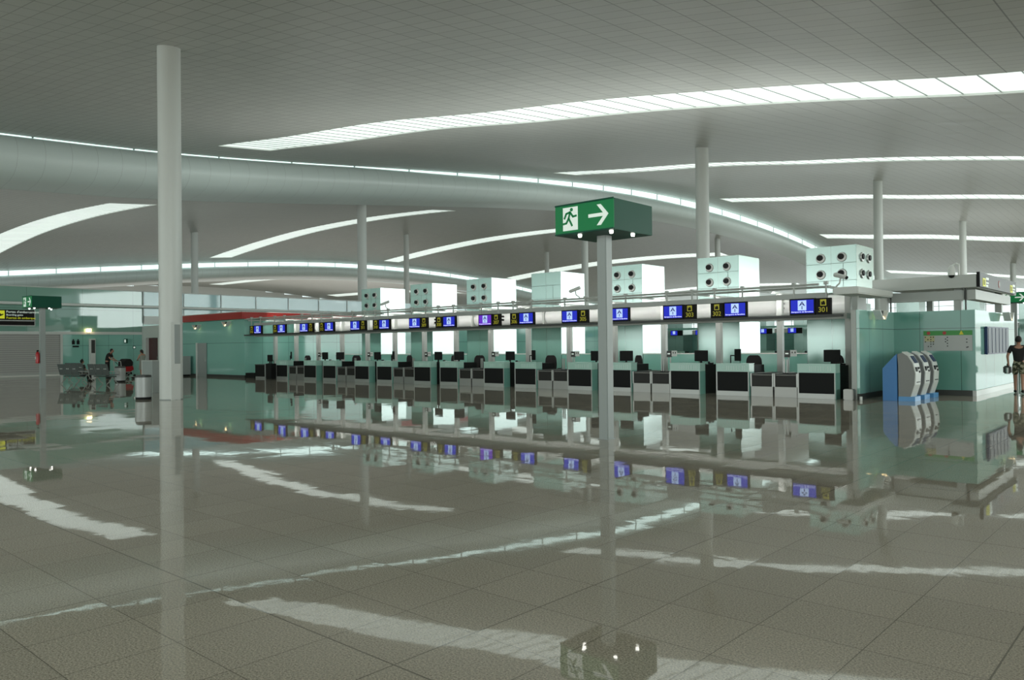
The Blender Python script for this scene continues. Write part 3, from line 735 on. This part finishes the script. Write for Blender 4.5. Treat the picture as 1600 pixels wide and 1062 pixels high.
# red fire extinguisher standing in the passage behind the exit post
fe = thing('fire_extinguisher', 'red fire extinguisher on a black stand in the gap left of the exit sign post', 'fire extinguisher', (-17.0, 24.0, 0))
MB().box(-.16, .16, -.12, .12, 0, .55).build('stand', m_black, fe); MB().lathe([(0, 0), (.12, .01), (.125, .08), (.125, .50), (.09, .60), (.03, .64), (.03, .68)], (0, 0, .55)).build('body', m_redp, fe, smooth=True)
MB().box(-.08, .08, -.135, -.125, .95, 1.12).build('label', m_white, fe); MB().box(-.05, .12, -.03, .03, 1.22, 1.32).tube([(0, 0, 1.28), (.12, 0, 1.34), (.16, 0, 1.2), (.15, 0, .8)], .018).build('valve_and_hose', m_black, fe)

# the next island behind, seen through the openings
DY = 41.0; GRP = 'far check-in row seen through the openings'
fd = None
for kk in range(-1, 12):
    x0 = X0 - PX * kk
    for (dx, ln) in ((-.16, False), (-2.70, True)):
        if fd is None:
            fs_ = thing('far_check_in_sign', 'small blue check-in screen of the next desk row, seen through the openings', 'check-in sign', (0, 0, 0), group='check-in signs of the far row')
            MB().box(0, .75, 0, .1, 0, .48).build('screen_housing', m_black, fs_); MB().box(.3, .36, .03, .07, .48, .50).build('hanger', m_greyl, fs_); z_ = MB().box(.04, .71, -.006, 0, .05, .44).build('screen', m_screen, fs_)
            MB().box(.25, .5, -.012, -.007, .14, .42).build('logo_ground', m_scrlogo, z_); MB().box(.77, 1.2, 0, .1, 0, .47).build('number_board', m_signb, fs_)
            fd = fs_; fs_.location = (x0 + dx, YF + DY, 2.42)
        else: dup(fd, (x0 + dx, YF + DY, 2.42), 0, fd['label'])
        c_ = dup(desk, (x0 + (0 if not ln else -2.54), YF + DY, 0), 0, 'check-in desk of the far row, glimpsed through the openings', 'check-in desks of the far row')
    if kk >= 0:
        f2 = dup(ftw, (-9 - PX * kk, ty + DY, 0), 0, ftw['label']) if kk > 0 else thing('far_glass_tower', 'pale green glass tower of the far row, glimpsed through the openings', 'ventilation tower', (-9, ty + DY, 0), group='glass towers of the far row')
        if kk == 0: ftw = f2; MB().box(-1.72, 0, 0, 1.8, 0, 4.9).build('glass_casing', m_tower, f2)
struct(MB().box(-60, -4, YF + DY - .05, YF + DY + .2, 2.915, 3.1).box(-60, -4, YF + DY + 7, YF + DY + 7.3, 0, 2.6).build('wall_far_island', m_green_x), 'green wall and beam of the next check-in island')

# ------------------------------------------------------------------ glass kiosk room on the right
XW0, XW1 = -7.4, -5.18; YW0, YW1, YW2 = 22.9, 26.1, 32.2; HW_ = 2.53
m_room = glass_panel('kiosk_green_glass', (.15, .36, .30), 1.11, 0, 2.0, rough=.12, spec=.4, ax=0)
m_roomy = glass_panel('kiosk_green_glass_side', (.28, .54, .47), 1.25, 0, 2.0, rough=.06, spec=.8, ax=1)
rm = thing('glass_room', 'green glass walled room with poster and departure screens, right of the check-in desks', 'glass room', (0, 0, 0))
MB().box(XW0 - .08, XW0, YW0, YW1, .16, HW_).build('left_wall', m_roomy, rm)
MB().box(XW0, XW1, YW1, YW1 + .08, .16, HW_).build('front_wall', m_room, rm)
MB().box(XW1 - .08, XW1, YW1 + .081, YW2, .16, HW_).build('right_wall', m_roomy, rm)
MB().box(XW0 - .22, XW0 - .08, YW0 - .02, YW0 + .1, .0, HW_).build('end_jamb', m_greyl, rm)
MB().box(XW0 - .08, XW0 + .02, YW0, YW1, 0, .16).box(XW0, XW1 - .02, YW1 - .02, YW1 + .08, 0, .16).build('dark_plinth', m_dark, rm)
MB().box(XW1 - .08, XW1 + .02, YW1 - .03, YW2, 0, .16).build('side_plinth', m_alu, rm)
MB().box(XW0 - .35, XW0 - .08, YW0 - .35, YW0 - .1, 0, .30).build('corner_guard', m_steel, rm, bevel=.02)
MB().cyl((XW0 + .1, YW0 - .25, 0), (XW0 + .1, YW0 - .25, .1), .04, n=12).build('floor_stop', m_white, rm, smooth=True)
cv = thing('kiosk_canopy', 'pale flat canopy with a thick fascia above the green glass room', 'canopy', (0, 0, 0))
MB().box(-8.0, -5.12, YW1 - .06, YW1 + .06, 3.19, 3.57).box(-5.24, -5.12, YW1, YW2, 3.19, 3.57).build('fascia', m_greyl, cv)
MB().box(-8.0, -5.2, YW1, YW2, 3.30, 3.45).build('roof_slab', m_greyl, cv)
MB().box(-7.9, -5.5, YW1 + .5, YW1 + .8, 2.86, 3.15).box(-5.55, -5.25, YW1 + .5, YW2 - .2, 2.86, 3.15).build('inner_beam', m_greyl, cv)
for X, Y in ((-7.75, YW1 + .3), (-5.75, YW1 + .7), (-5.45, YW2 - 1.1), (-7.75, YW2 - .4)): MB().box(X - .1, X + .1, Y - .1, Y + .1, 0, 3.3).build('post', m_greyl, cv)
for X, Y in ((-7.55, YW1 + .25), (-5.5, YW1 + .45)): MB().box(X - .02, X + .02, Y - .02, Y + .02, HW_, 3.2).build('rod', m_dark, cv)
lowc = thing('end_canopy', 'short lower white canopy at the right end of the sign gantry', 'canopy', (0, 0, 0))
MB().box(-8.06, -7.35, YF + .0, YF + 3.2, 2.98, 3.18).build('slab', m_white, lowc, bevel=.03); MB().box(-7.95, -7.8, YF + 1.3, YF + 1.45, 0, 2.98).build('post', m_greyl, lowc)
m_board = mat('sign_grey_board', (.13, .135, .14), .5)
# sign on the canopy side (faces +X)
ks = thing('canopy_sign', 'grey sign panel with two yellow pictogram blocks on the side of the kiosk canopy', 'sign', (-5.11, YW1, 3.2))
MB().box(0, .08, 0, 5.6, .0, .42).build('board', m_board, ks); MB().box(0, .08, -.05, .0, -.01, .43).build('end_cap', m_black, ks)
for yy in (.35, 4.55):
    MB().box(.081, .088, yy, yy + .38, .03, .27).build('yellow_pictogram', m_yelb, ks); MB().box(.081, .088, yy + .44, yy + .72, .03, .09).box(.081, .088, yy + .44, yy + .80, .13, .17).build('yellow_text_line', m_glyph, ks)
    MB().box(.089, .093, yy + .06, yy + .12, .07, .23).box(.089, .093, yy + .2, yy + .26, .07, .23).build('pictogram_mark', m_signb, ks)
    MB().box(.081, .088, yy + .44, yy + .80, .24, .31).build('white_text_line', m_glyph, ks)
MB().cyl((.081, 2.7, .2), (.09, 2.7, .2), .11, n=18).build('red_symbol', m_redp, ks); MB().cyl((.091, 2.7, .2), (.095, 2.7, .2), .075, n=18).build('symbol_centre', m_grey, ks)
# departures display on the right wall
fd_ = thing('departures_display', 'dark blue departures display with tall columns on the right glass wall', 'display', (XW1 + .021, 27.3, 1.2))
MB().box(0, .07, 0, 3.3, 0, .85).build('housing', m_fids, fd_, bevel=.006)
for i in range(6): MB().box(.071, .08, .10 + i * .54, .10 + i * .54 + .40, .04, .81).build('column', m_fidl, fd_)
# poster
ps = thing('baggage_rules_poster', 'wide grey poster with coloured pictograms on the green glass wall above the kiosks', 'poster', (-6.55, YW1 - .03, 1.33))
MB().box(0, 1.30, 0, .02, 0, .46).build('sheet', m_poster, ps); MB().box(.0, 1.30, 0, .02, .46, .60).build('header', m_pgreen, ps)
m_py = mat('poster_cream', (.55, .52, .30), .5); m_pr = mat('poster_red', (.5, .06, .06), .5)
MB().box(.03, .30, -.004, 0, .28, .45).build('cream_block', m_py, ps)
dots = MB()
for dx, dz in ((.05, .41), (.2, .41), (.27, .41), (.12, .34), (.2, .34), (.05, .27), (.2, .27), (.27, .27), (.2, .20), (.27, .20), (.13, .13), (.2, .13), (.65, .40), (.60, .35), (.65, .31), (.65, .22), (.65, .14), (.60, .27), (1.16, .34), (1.16, .25), (1.16, .10), (1.19, .11)):
    dots.box(dx - .016, dx + .016, -.009, -.0045, dz - .014, dz + .014)
dots.build('black_pictograms', m_black, ps)
for dx in (.14, .57): MB().cyl((dx, -.008, .53), (dx, -.001, .53), .05, n=16).cyl((dx, -.012, .53), (dx, -.0085, .53), .03, n=16).build('red_round_symbol', m_pr, ps)
MB().prism([(.96, .48), (1.08, .48), (1.02, .60)], 1, -.008, -.001).build('yellow_triangle', m_yel, ps)
# self check-in kiosks
def make_kiosk():
    t = thing('self_check_in_kiosk', '', 'kiosk', (0, 0, 0))               # faces +X, origin at back front-face floor corner (x = 0 .. .5), width .55 in Y
    prof = [(0, .12), (.30, .12), (.40, .45), (.42, .75), (.36, 1.02), (.24, 1.22), (.10, 1.31), (-.02, 1.27), (0, 1.0)]
    MB().prism(prof, 1, 0, .5).build('body', m_kbody, t)
    fp = [(.302, .12), (.402, .45), (.422, .75), (.362, 1.02), (.242, 1.222), (.10, 1.315), (.10, 1.34), (.26, 1.25), (.385, 1.035), (.447, .75), (.427, .44), (.325, .12)]
    MB().prism(fp, 1, .0, .5).build('front_shell', m_white, t, smooth=False)
    MB().box(.0, .42, -.02, .52, 0, .12).build('blue_plinth', m_blue2, t)
    # sloping screen between z .98 and 1.2 on the front shell
    MB().prism([(.400, 1.03), (.285, 1.22), (.293, 1.226), (.408, 1.036)], 1, .10, .40).build('touch_screen', m_fids, t)
    MB().box(.40, .445, .06, .20, .80, .92).box(.425, .445, .30, .38, .86, .92).box(.43, .455, .32, .42, .76, .82).build('card_slots', m_black, t)
    MB().box(.43, .452, .10, .38, .50, .52).build('ticket_slot', m_black, t)
    return t
m_kbody = mat('kiosk_grey', (.25, .26, .25), .4); m_blue2 = mat('light_blue_plinth', (.12, .36, .70), .35)
ki = make_kiosk(); ki.location = (-6.42, 22.98, 0); ki['label'] = 'self check-in kiosk in front of the three, nearest the camera'; ki['group'] = 'self check-in kiosks'
dup(ki, (-6.42, 23.92, 0), 0, 'middle one of the three self check-in kiosks'); dup(ki, (-6.42, 24.86, 0), 0, 'rearmost self check-in kiosk, nearest the poster wall')
tag(MB().prism([(-6.82, 0), (-6.45, 0), (-6.45, 1.28), (-6.50, 1.24), (-6.82, .88)], 1, 22.96, 25.4).build('blue_backboard', m_blue), 'blue slanting backboard behind the self check-in kiosks', 'backboard')

# ------------------------------------------------------------------ winged wall luminaires and CCTV
def make_wing():
    t = thing('winged_lamp', '', 'lamp', (0, 0, 0))
    MB().cyl((0, 0, -.02), (0, 0, .14), .05, .07, n=12).build('lamp_body', m_dark, t)
    for s_ in (-1, 1): MB().prism([(s_ * .06, -.10), (s_ * .36, .16), (s_ * .40, .16), (s_ * .40, .13), (s_ * .14, -.12)], 1, -.10, .10).build('reflector_wing', m_white, t)
    MB().box(-.02, .02, .02, .19, .06, .10).build('wall_bracket', m_alu, t)
    MB().cyl((0, -.02, -.10), (0, -.02, -.02), .075, .045, n=14).build('lamp_lens', m_warm, t)
    return t
wg = make_wing(); wg.location = (-45.8, 22.51, 2.95); wg['label'] = 'winged white lamp glowing under the left end of the red canopy'; wg['group'] = 'winged lamps'
dup(wg, (-42.2, 22.51, 3.05), 0, 'winged white lamp glowing under the red canopy near its corner')
dup(wg, (-7.205, 24.2, 2.38), 1.5708, 'winged white lamp glowing on the green glass wall above the kiosks')
dup(wg, (-4.985, 30.0, 2.38), 1.5708, 'winged white lamp on the right glass wall above the departures display')
for (X, Y, Z, rz, lab) in ((-45.8, 22.2, 2.9, 0, ''),): pass
def make_cctv():
    t = thing('security_camera', '', 'security camera', (0, 0, 0))
    MB().cyl((-.20, -.02, .28), (.20, .04, .40), .06, .065, n=14).build('housing', m_white, t, smooth=True)
    MB().cyl((-.215, -.022, .275), (-.19, -.02, .283), .05, n=14).build('lens', m_black, t)
    MB().tube([(.02, 0, .30), (.06, 0, .14), (.20, 0, .06), (.24, 0, 0)], .022).build('bracket', m_white, t)
    return t
cc = make_cctv(); cc.location = (-17.25, YF, 3.3); cc['label'] = 'white tube security camera on the gantry in front of the plain glass tower'; cc['group'] = 'security cameras'
dup(cc, (-28.1, YF, 3.3), .2, 'white tube security camera on the gantry in front of the leftmost glass tower')
c5 = dup(cc, (-7.95, YF + .4, 3.18), 2.6, 'white tube security camera pointing right below the rightmost glass tower')
dm = thing('dome_camera', 'white dome security camera standing on the kiosk canopy', 'security camera', (-5.75, YW1 - .1, 3.57))
MB().lathe([(0, 0), (.10, .02), (.10, .12), (.085, .26), (.04, .32), (0, .33)], (0, 0, -.02)).build('housing', m_white, dm, smooth=True)
MB().sphere((0, 0, 0), .085, .085, .085).build('dome', m_black, dm, smooth=True); MB().tube([(.0, .05, .28), (.1, .06, .34), (.18, .06, .30), (.18, .06, .0)], .03).build('bracket', m_white, dm)

# ------------------------------------------------------------------ waiting area, left
def make_bench():
    t = thing('airport_bench', '', 'bench', (0, 0, 0))                     # three seats, back towards -Y, facing +Y
    MB().box(-.82, .82, -.03, .05, .36, .41).build('beam', m_dark, t)
    for i in (-1, 0, 1):
        c = i * .52
        MB().prism([(-.22, .44), (.26, .47), (.26, .49), (-.22, .46)], 0, c - .24, c + .24).build('seat', m_bench, t)
        b = MB().prism([(-.24, .46), (-.37, .98), (-.39, .98), (-.26, .45)], 0, c - .24, c + .24).build('backrest', m_bench, t)
        MB().cyl((c - .06, -.335, .74), (c - .06, -.33, .76), .018, n=8).cyl((c + .06, -.335, .74), (c + .06, -.33, .76), .018, n=8).build('hole_rim', m_glyph, b)
    for i in (-.79, -.26, .26, .79):
        MB().tube([(i, -.22, .62), (i, .22, .62), (i, .24, .44)], .018).build('armrest', m_alu, t)
    for i in (-.6, .6):
        MB().tube([(i, .0, .38), (i + .02, -.16, .16), (i, -.30, .02)], .022).tube([(i, 0, .38), (i - .02, .16, .16), (i, .30, .02)], .022).build('leg', m_alu, t)
    return t
m_bench = mat('perforated_grey_seat', (.10, .12, .115), .4)
bn = make_bench(); bn.location = (-41.2, 14.1, 0); bn.rotation_euler = (0, 0, .22); bn['label'] = 'left one of the two grey perforated benches before the green wall'; bn['group'] = 'waiting benches'
dup(bn, (-39.2, 14.75, 0), .22, 'right one of the two grey perforated benches, beside the small bin')
dup(bn, (-44.4, 15.5, 0), .22, 'grey bench behind the others on which the seated person sits')
def make_bin():
    t = thing('litter_bin', '', 'litter bin', (0, 0, 0))
    MB().lathe([(.24, 0), (.24, .08)]).build('base', m_black, t, smooth=True); MB().lathe([(.25, .08), (.26, .72)]).build('body', m_alu2, t, smooth=True)
    MB().lathe([(.24, .72), (.235, .79), (.2, .80)]).build('lid', m_dark, t, smooth=True)
    return t
m_alu2 = mat('satin_light_metal', (.45, .48, .47), .4, metal=.2)
bi = make_bin(); bi.location = (-26.05, 11.0, 0); bi['label'] = 'larger grey cylindrical litter bin just left of the nearest column'; bi['group'] = 'litter bins'
dup(bi, (-41.6, 16.4, 0), 0, 'smaller looking grey litter bin beside the right bench, in front of the man in black')
bt = thing('grey_counter', 'tall grey-green counter box partly hidden behind the nearest column', 'counter', (-30.25, 13.2, 0))
MB().box(-.42, .5, -.3, .3, 0, 1.18).build('body', m_grey, bt, bevel=.01); MB().box(-.46, -.42, -.3, .3, 0, 1.2).build('edge_strip', m_white, bt); MB().box(-.44, .52, -.32, .32, 1.18, 1.22).build('top', m_greyl, bt)
vm = thing('vending_machine', 'small grey service machine against the shop wall right of the nearest column', 'machine', (-47.0, 22.2, 0))
MB().box(-.45, .45, -.3, .3, .1, 1.22).build('body', m_grey, vm, bevel=.01); MB().box(-.38, .30, -.31, -.3, .25, 1.15).build('front_panel', m_panel, vm)
for xx in (-.38, .38): MB().box(xx - .03, xx + .03, -.25, .25, 0, .1).build('foot', m_black, vm)
# luggage trolley with bag
tr = thing('luggage_trolley', 'chrome luggage trolley beside the woman in the pale dress', 'trolley', (-45.5, 18.2, 0), .3)
MB().tube([(-.3, -.4, .15), (.3, -.4, .15), (.3, .5, .12), (-.3, .5, .12), (-.3, -.4, .15)], .02).build('base_frame', m_alu, tr)
MB().tube([(-.28, -.4, .15), (-.28, -.5, 1.0), (.28, -.5, 1.0), (.28, -.4, .15)], .018).tube([(-.28, -.44, .55), (.28, -.44, .55)], .015).build('handle_frame', m_alu, tr)
for c in ((-.28, -.4), (.28, -.4), (0, .5)): MB().cyl((c[0] - .02, c[1], .07), (c[0] + .02, c[1], .07), .07, n=14).build('wheel', m_blackr, tr)
st = thing('pushchair', 'black and red pushchair between the man and the woman', 'pushchair', (-47.6, 19.1, 0), .4)
hd = [(-.40, .62), (-.36, .95), (-.15, 1.12), (.15, 1.10), (.32, .92), (.30, .70)]
MB().prism(hd, 0, -.24, .24).build('hood', m_fabric, st, bevel=.03); MB().prism([(-.38, .45), (-.40, .68), (.32, .70), (.38, .45), (.2, .36), (-.2, .36)], 0, -.22, .22).build('seat', m_redp, st, bevel=.02)
MB().tube([(-.24, -.36, .40), (-.24, .40, .10)], .015).tube([(.24, -.36, .40), (.24, .40, .10)], .015).tube([(-.24, .3, .45), (-.24, -.35, .10)], .015).tube([(.24, .3, .45), (.24, -.35, .10)], .015).build('frame', m_alu, st)
MB().tube([(-.24, -.38, .8), (-.24, -.62, 1.0), (.24, -.62, 1.0), (.24, -.38, .8)], .016).build('handle', m_black, st); MB().box(-.2, .2, -.25, .25, .18, .32).build('basket', m_black, st)
for sx_ in (-.26, .26):
    for sy_ in (-.36, .38): MB().cyl((sx_ - .02, sy_, .1), (sx_ + .02, sy_, .1), .1, n=14).build('wheel', m_blackr, st)

# ------------------------------------------------------------------ people
def skin_mesh(name, pts, edges, radii, m, parent, sub=2, root=0, label=None):
    me = bpy.data.meshes.new(name); me.from_pydata([tuple(p) for p in pts], edges, [])
    o = bpy.data.objects.new(name, me); COL.objects.link(o)
    sk = o.modifiers.new('skin', 'SKIN')
    if not me.skin_vertices: me.skin_vertices.new()
    sv = me.skin_vertices[0].data
    for i, r in enumerate(radii):
        r = r if isinstance(r, tuple) else (r, r); sv[i].radius = r; sv[i].use_root = (i == root)
    sk.use_smooth_shade = True; sd = o.modifiers.new('sub', 'SUBSURF'); sd.levels = sub; sd.render_levels = sub
    me.materials.append(m)
    if parent: o.parent = parent
    if label: o['label'] = label
    return o
def person(label, loc, rz, J, shirt, lower, lower_kind, hair='short', h=1.75, shoes=m_black, sleeves=True, group=None):
    """J: joints for h = 1.75, facing +Y; L/R arms and legs given."""
    t = thing('person', label, 'person', loc, rz); t.scale = (h / 1.75,) * 3
    V_ = Vector; P_ = []; E_ = []; Rr = []
    def add(p, r, par=None):
        P_.append(V_(p)); Rr.append(r)
        if par is not None: E_.append((par, len(P_) - 1))
        return len(P_) - 1
    pel = add(J['pelvis'], (.15, .11)); wa = add(J['waist'], .105, pel); ch = add(J['chest'], (.16, .11), wa)
    nk = add(J['neck'], .052, ch); hb = add(J['head'] + V_((0, 0, -.08)), .055, nk)
    for s_ in 'LR':
        sh_ = add(J['sh' + s_], .058, ch); el = add(J['el' + s_], .042, sh_); wr = add(J['wr' + s_], .028, el)
        d = (J['wr' + s_] - J['el' + s_]).normalized(); pm = add(J['wr' + s_] + d * .07, (.040, .018), wr)
        side = d.cross(V_((0, 0, 1)) if abs(d.z) < .8 else V_((1, 0, 0))).normalized()
        for q in range(4): 
            o_ = side * (.028 - .019 * q); kn = add(J['wr' + s_] + d * .115 + o_, .0095, pm); tip = add(J['wr' + s_] + d * (.165 + (.0, .012, .008, -.008)[q]) + o_ * 1.1 + V_((0, .012, 0)), .008, kn)
        th = add(J['wr' + s_] + d * .06 + side * .05 + V_((0, .015, 0)), .010, wr); add(J['wr' + s_] + d * .105 + side * .055 + V_((0, .02, 0)), .009, th)
        hp = add(J['hip' + s_], .088, pel); kn = add(J['kn' + s_], .056, hp); an = add(J['an' + s_], .036, kn); to = add(J['to' + s_], .034, an)
    skin_mesh('body', P_, E_, Rr, m_skin, t)
    hc = J['head']; hdm = MB().sphere(tuple(hc), .078, .095, .118, 18, 12)
    f = J.get('face', V_((0, 1, 0))).normalized(); sd_ = V_((f.y, -f.x, 0))
    hdm.sphere(tuple(hc + f * .095 + V_((0, 0, -.01))), .014, .018, .022, 8, 6)
    for k_ in (-1, 1): hdm.sphere(tuple(hc + sd_ * .078 * k_), .014, .018, .03, 8, 6)
    hd_ = hdm.build('head', m_skin, t, smooth=True)
    ey = MB()
    for k_ in (-1, 1): ey.sphere(tuple(hc + f * .086 + sd_ * .03 * k_ + V_((0, 0, .012))), .010, .010, .008, 8, 6)
    ey.sphere(tuple(hc + f * .086 + V_((0, 0, -.055))), .024, .012, .006, 8, 6); ey.build('eyes_and_mouth', m_dark, hd_)
    hr = MB().sphere(tuple(hc - f * .018 + V_((0, 0, .022))), .086, .098, .112, 18, 12)
    if hair == 'tail': hr.sphere(tuple(hc - f * .12 + V_((0, 0, -.04))), .035, .045, .12, 10, 8)
    if hair == 'bun': hr.sphere(tuple(hc + V_((0, 0, .13))), .05, .05, .035, 10, 8)
    hr.build('hair', m_hair, t, smooth=True)
    # clothes
    P2 = [J['pelvis'] + V_((0, 0, -.04)), J['waist'], J['chest'], J['neck'] + V_((0, 0, -.06))]; E2 = [(0, 1), (1, 2), (2, 3)]; R2 = [.155, .15, (.178, .135), .075]
    for s_ in 'LR':
        i = len(P2); P2.append(J['sh' + s_]); E2.append((2, i)); R2.append(.075)
        if sleeves: P2.append(J['sh' + s_].lerp(J['el' + s_], .75)); E2.append((i, i + 1)); R2.append(.064)
    skin_mesh('shirt', P2, E2, R2, shirt, t)
    if lower_kind == 'dress':
        w0 = J['waist']; pr = [(.15, .0), (.17, -.2), (.20, -.5), (.22, -.62)]
        MB().lathe(pr[::-1], tuple(w0), 20).build('skirt', lower, t, smooth=True)
    else:
        P3 = [J['pelvis'] + V_((0, 0, .10)), J['pelvis'] + V_((0, 0, .02))]; E3 = [(0, 1)]; R3 = [.135, .14]
        for s_ in 'LR':
            i = len(P3); P3.append(J['hip' + s_] + V_((0, 0, -.08))); E3.append((1, i)); R3.append(.098)
            k_ = J['hip' + s_].lerp(J['kn' + s_], .85 if lower_kind == 'shorts' else 1); P3.append(k_); E3.append((i, i + 1)); R3.append(.092 if lower_kind == 'shorts' else .07)
            if lower_kind == 'trousers': P3.append(J['an' + s_]); E3.append((i + 1, i + 2)); R3.append(.055)
        skin_mesh('trousers' if lower_kind == 'trousers' else 'shorts', P3, E3, R3, lower, t)
    for s_ in 'LR':
        a, b = J['an' + s_], J['to' + s_]; c = (a + b) / 2; d = (b - a); ang = math.atan2(d.y, d.x)
        so = MB().sphere((0, 0, 0), .15, .05, .05, 14, 8).build('shoe', shoes, t, smooth=True); so.location = (c.x, c.y, max(.048, c.z - .02)); so.rotation_euler = (0, 0, ang)
    return t
Vv = Vector
def base_pose():
    return dict(pelvis=Vv((0, 0, .95)), waist=Vv((0, .01, 1.12)), chest=Vv((0, 0, 1.34)), neck=Vv((0, .0, 1.50)), head=Vv((0, .02, 1.635)),
        shL=Vv((-.19, 0, 1.42)), elL=Vv((-.25, -.03, 1.14)), wrL=Vv((-.26, .06, .88)), shR=Vv((.19, 0, 1.42)), elR=Vv((.25, -.03, 1.14)), wrR=Vv((.26, .06, .88)),
        hipL=Vv((-.09, 0, .90)), knL=Vv((-.10, .03, .49)), anL=Vv((-.10, -.02, .08)), toL=Vv((-.11, .14, .04)), hipR=Vv((.09, 0, .90)), knR=Vv((.10, .03, .49)), anR=Vv((.10, -.02, .08)), toR=Vv((.11, .14, .04)))
# walking away at the right edge
J = base_pose(); J['knL'] = Vv((-.10, .16, .51)); J['anL'] = Vv((-.10, .20, .09)); J['toL'] = Vv((-.10, .36, .06)); J['knR'] = Vv((.09, -.04, .50)); J['anR'] = Vv((.09, -.24, .14)); J['toR'] = Vv((.10, -.12, .05))
J['elL'] = Vv((-.29, -.06, 1.15)); J['wrL'] = Vv((-.27, .04, .90)); J['elR'] = Vv((.27, -.1, 1.15)); J['wrR'] = Vv((.27, -.02, .9))
pm = person('person in black T-shirt and camouflage shorts walking away at the right edge', (-4.42, 28.1, 0), .15, J, m_fabric, m_camo, 'shorts', h=1.74)
pb = thing('shoulder_bag', 'dark bag with a pale bottle held in the left hand of the walking person', 'bag', (-4.72, 28.12, .62))
MB().box(-.10, .10, -.13, .13, -.02, .22).build('body', m_dark, pb, bevel=.03); MB().tube([(0, -.1, .2), (0, -.05, .28), (0, .05, .28), (0, .1, .2)], .012).build('handle', m_black, pb); MB().cyl((.02, -.15, .0), (.02, -.15, .16), .035, n=12).build('bottle', m_alu2, pb)
# man bending over the pushchair
J = base_pose(); J['chest'] = Vv((0, .10, 1.33)); J['neck'] = Vv((0, .17, 1.47)); J['head'] = Vv((0, .25, 1.58)); J['shL'] = Vv((-.19, .12, 1.40)); J['shR'] = Vv((.19, .12, 1.40))
J['elL'] = Vv((-.26, .22, 1.14)); J['wrL'] = Vv((-.18, .42, 1.02)); J['elR'] = Vv((.26, .22, 1.14)); J['wrR'] = Vv((.18, .42, 1.02))
person('man in a black T-shirt leaning over the pushchair near the green wall', (-48.35, 18.35, 0), -.7, J, m_fabric, m_fabric, 'trousers', h=1.76)
m_dress = mat('pale_dress_cloth', (.28, .30, .26), .8)
J = base_pose(); J['head'] = Vv((0, .08, 1.61)); J['elL'] = Vv((-.24, .10, 1.16)); J['wrL'] = Vv((-.12, .28, 1.10)); J['elR'] = Vv((.24, .10, 1.16)); J['wrR'] = Vv((.12, .28, 1.10))
person('woman with a dark ponytail in a pale grey dress standing by the pushchair', (-46.9, 19.75, 0), 1.9, J, m_dress, m_dress, 'dress', hair='tail', h=1.66, sleeves=False)
J = base_pose()
for k_ in ('pelvis', 'waist', 'chest', 'neck', 'head', 'shL', 'shR'): J[k_] = J[k_] + Vv((0, 0, -.50))
J['hipL'] = Vv((-.09, 0, .45)); J['hipR'] = Vv((.09, 0, .45)); J['knL'] = Vv((-.12, .42, .48)); J['knR'] = Vv((.12, .42, .48)); J['anL'] = Vv((-.12, .44, .08)); J['anR'] = Vv((.12, .44, .08)); J['toL'] = Vv((-.12, .6, .04)); J['toR'] = Vv((.12, .6, .04))
J['elL'] = Vv((-.25, .05, .68)); J['wrL'] = Vv((-.15, .28, .60)); J['elR'] = Vv((.25, .05, .68)); J['wrR'] = Vv((.15, .28, .60)); J['pelvis'] = Vv((0, 0, .50)); J['waist'] = Vv((0, .0, .65))
person('seated person seen from behind, only the dark-haired head above the left bench', (-44.35, 15.55, 0), .22, J, m_dark, m_fabric, 'trousers', hair='bun', h=1.6)
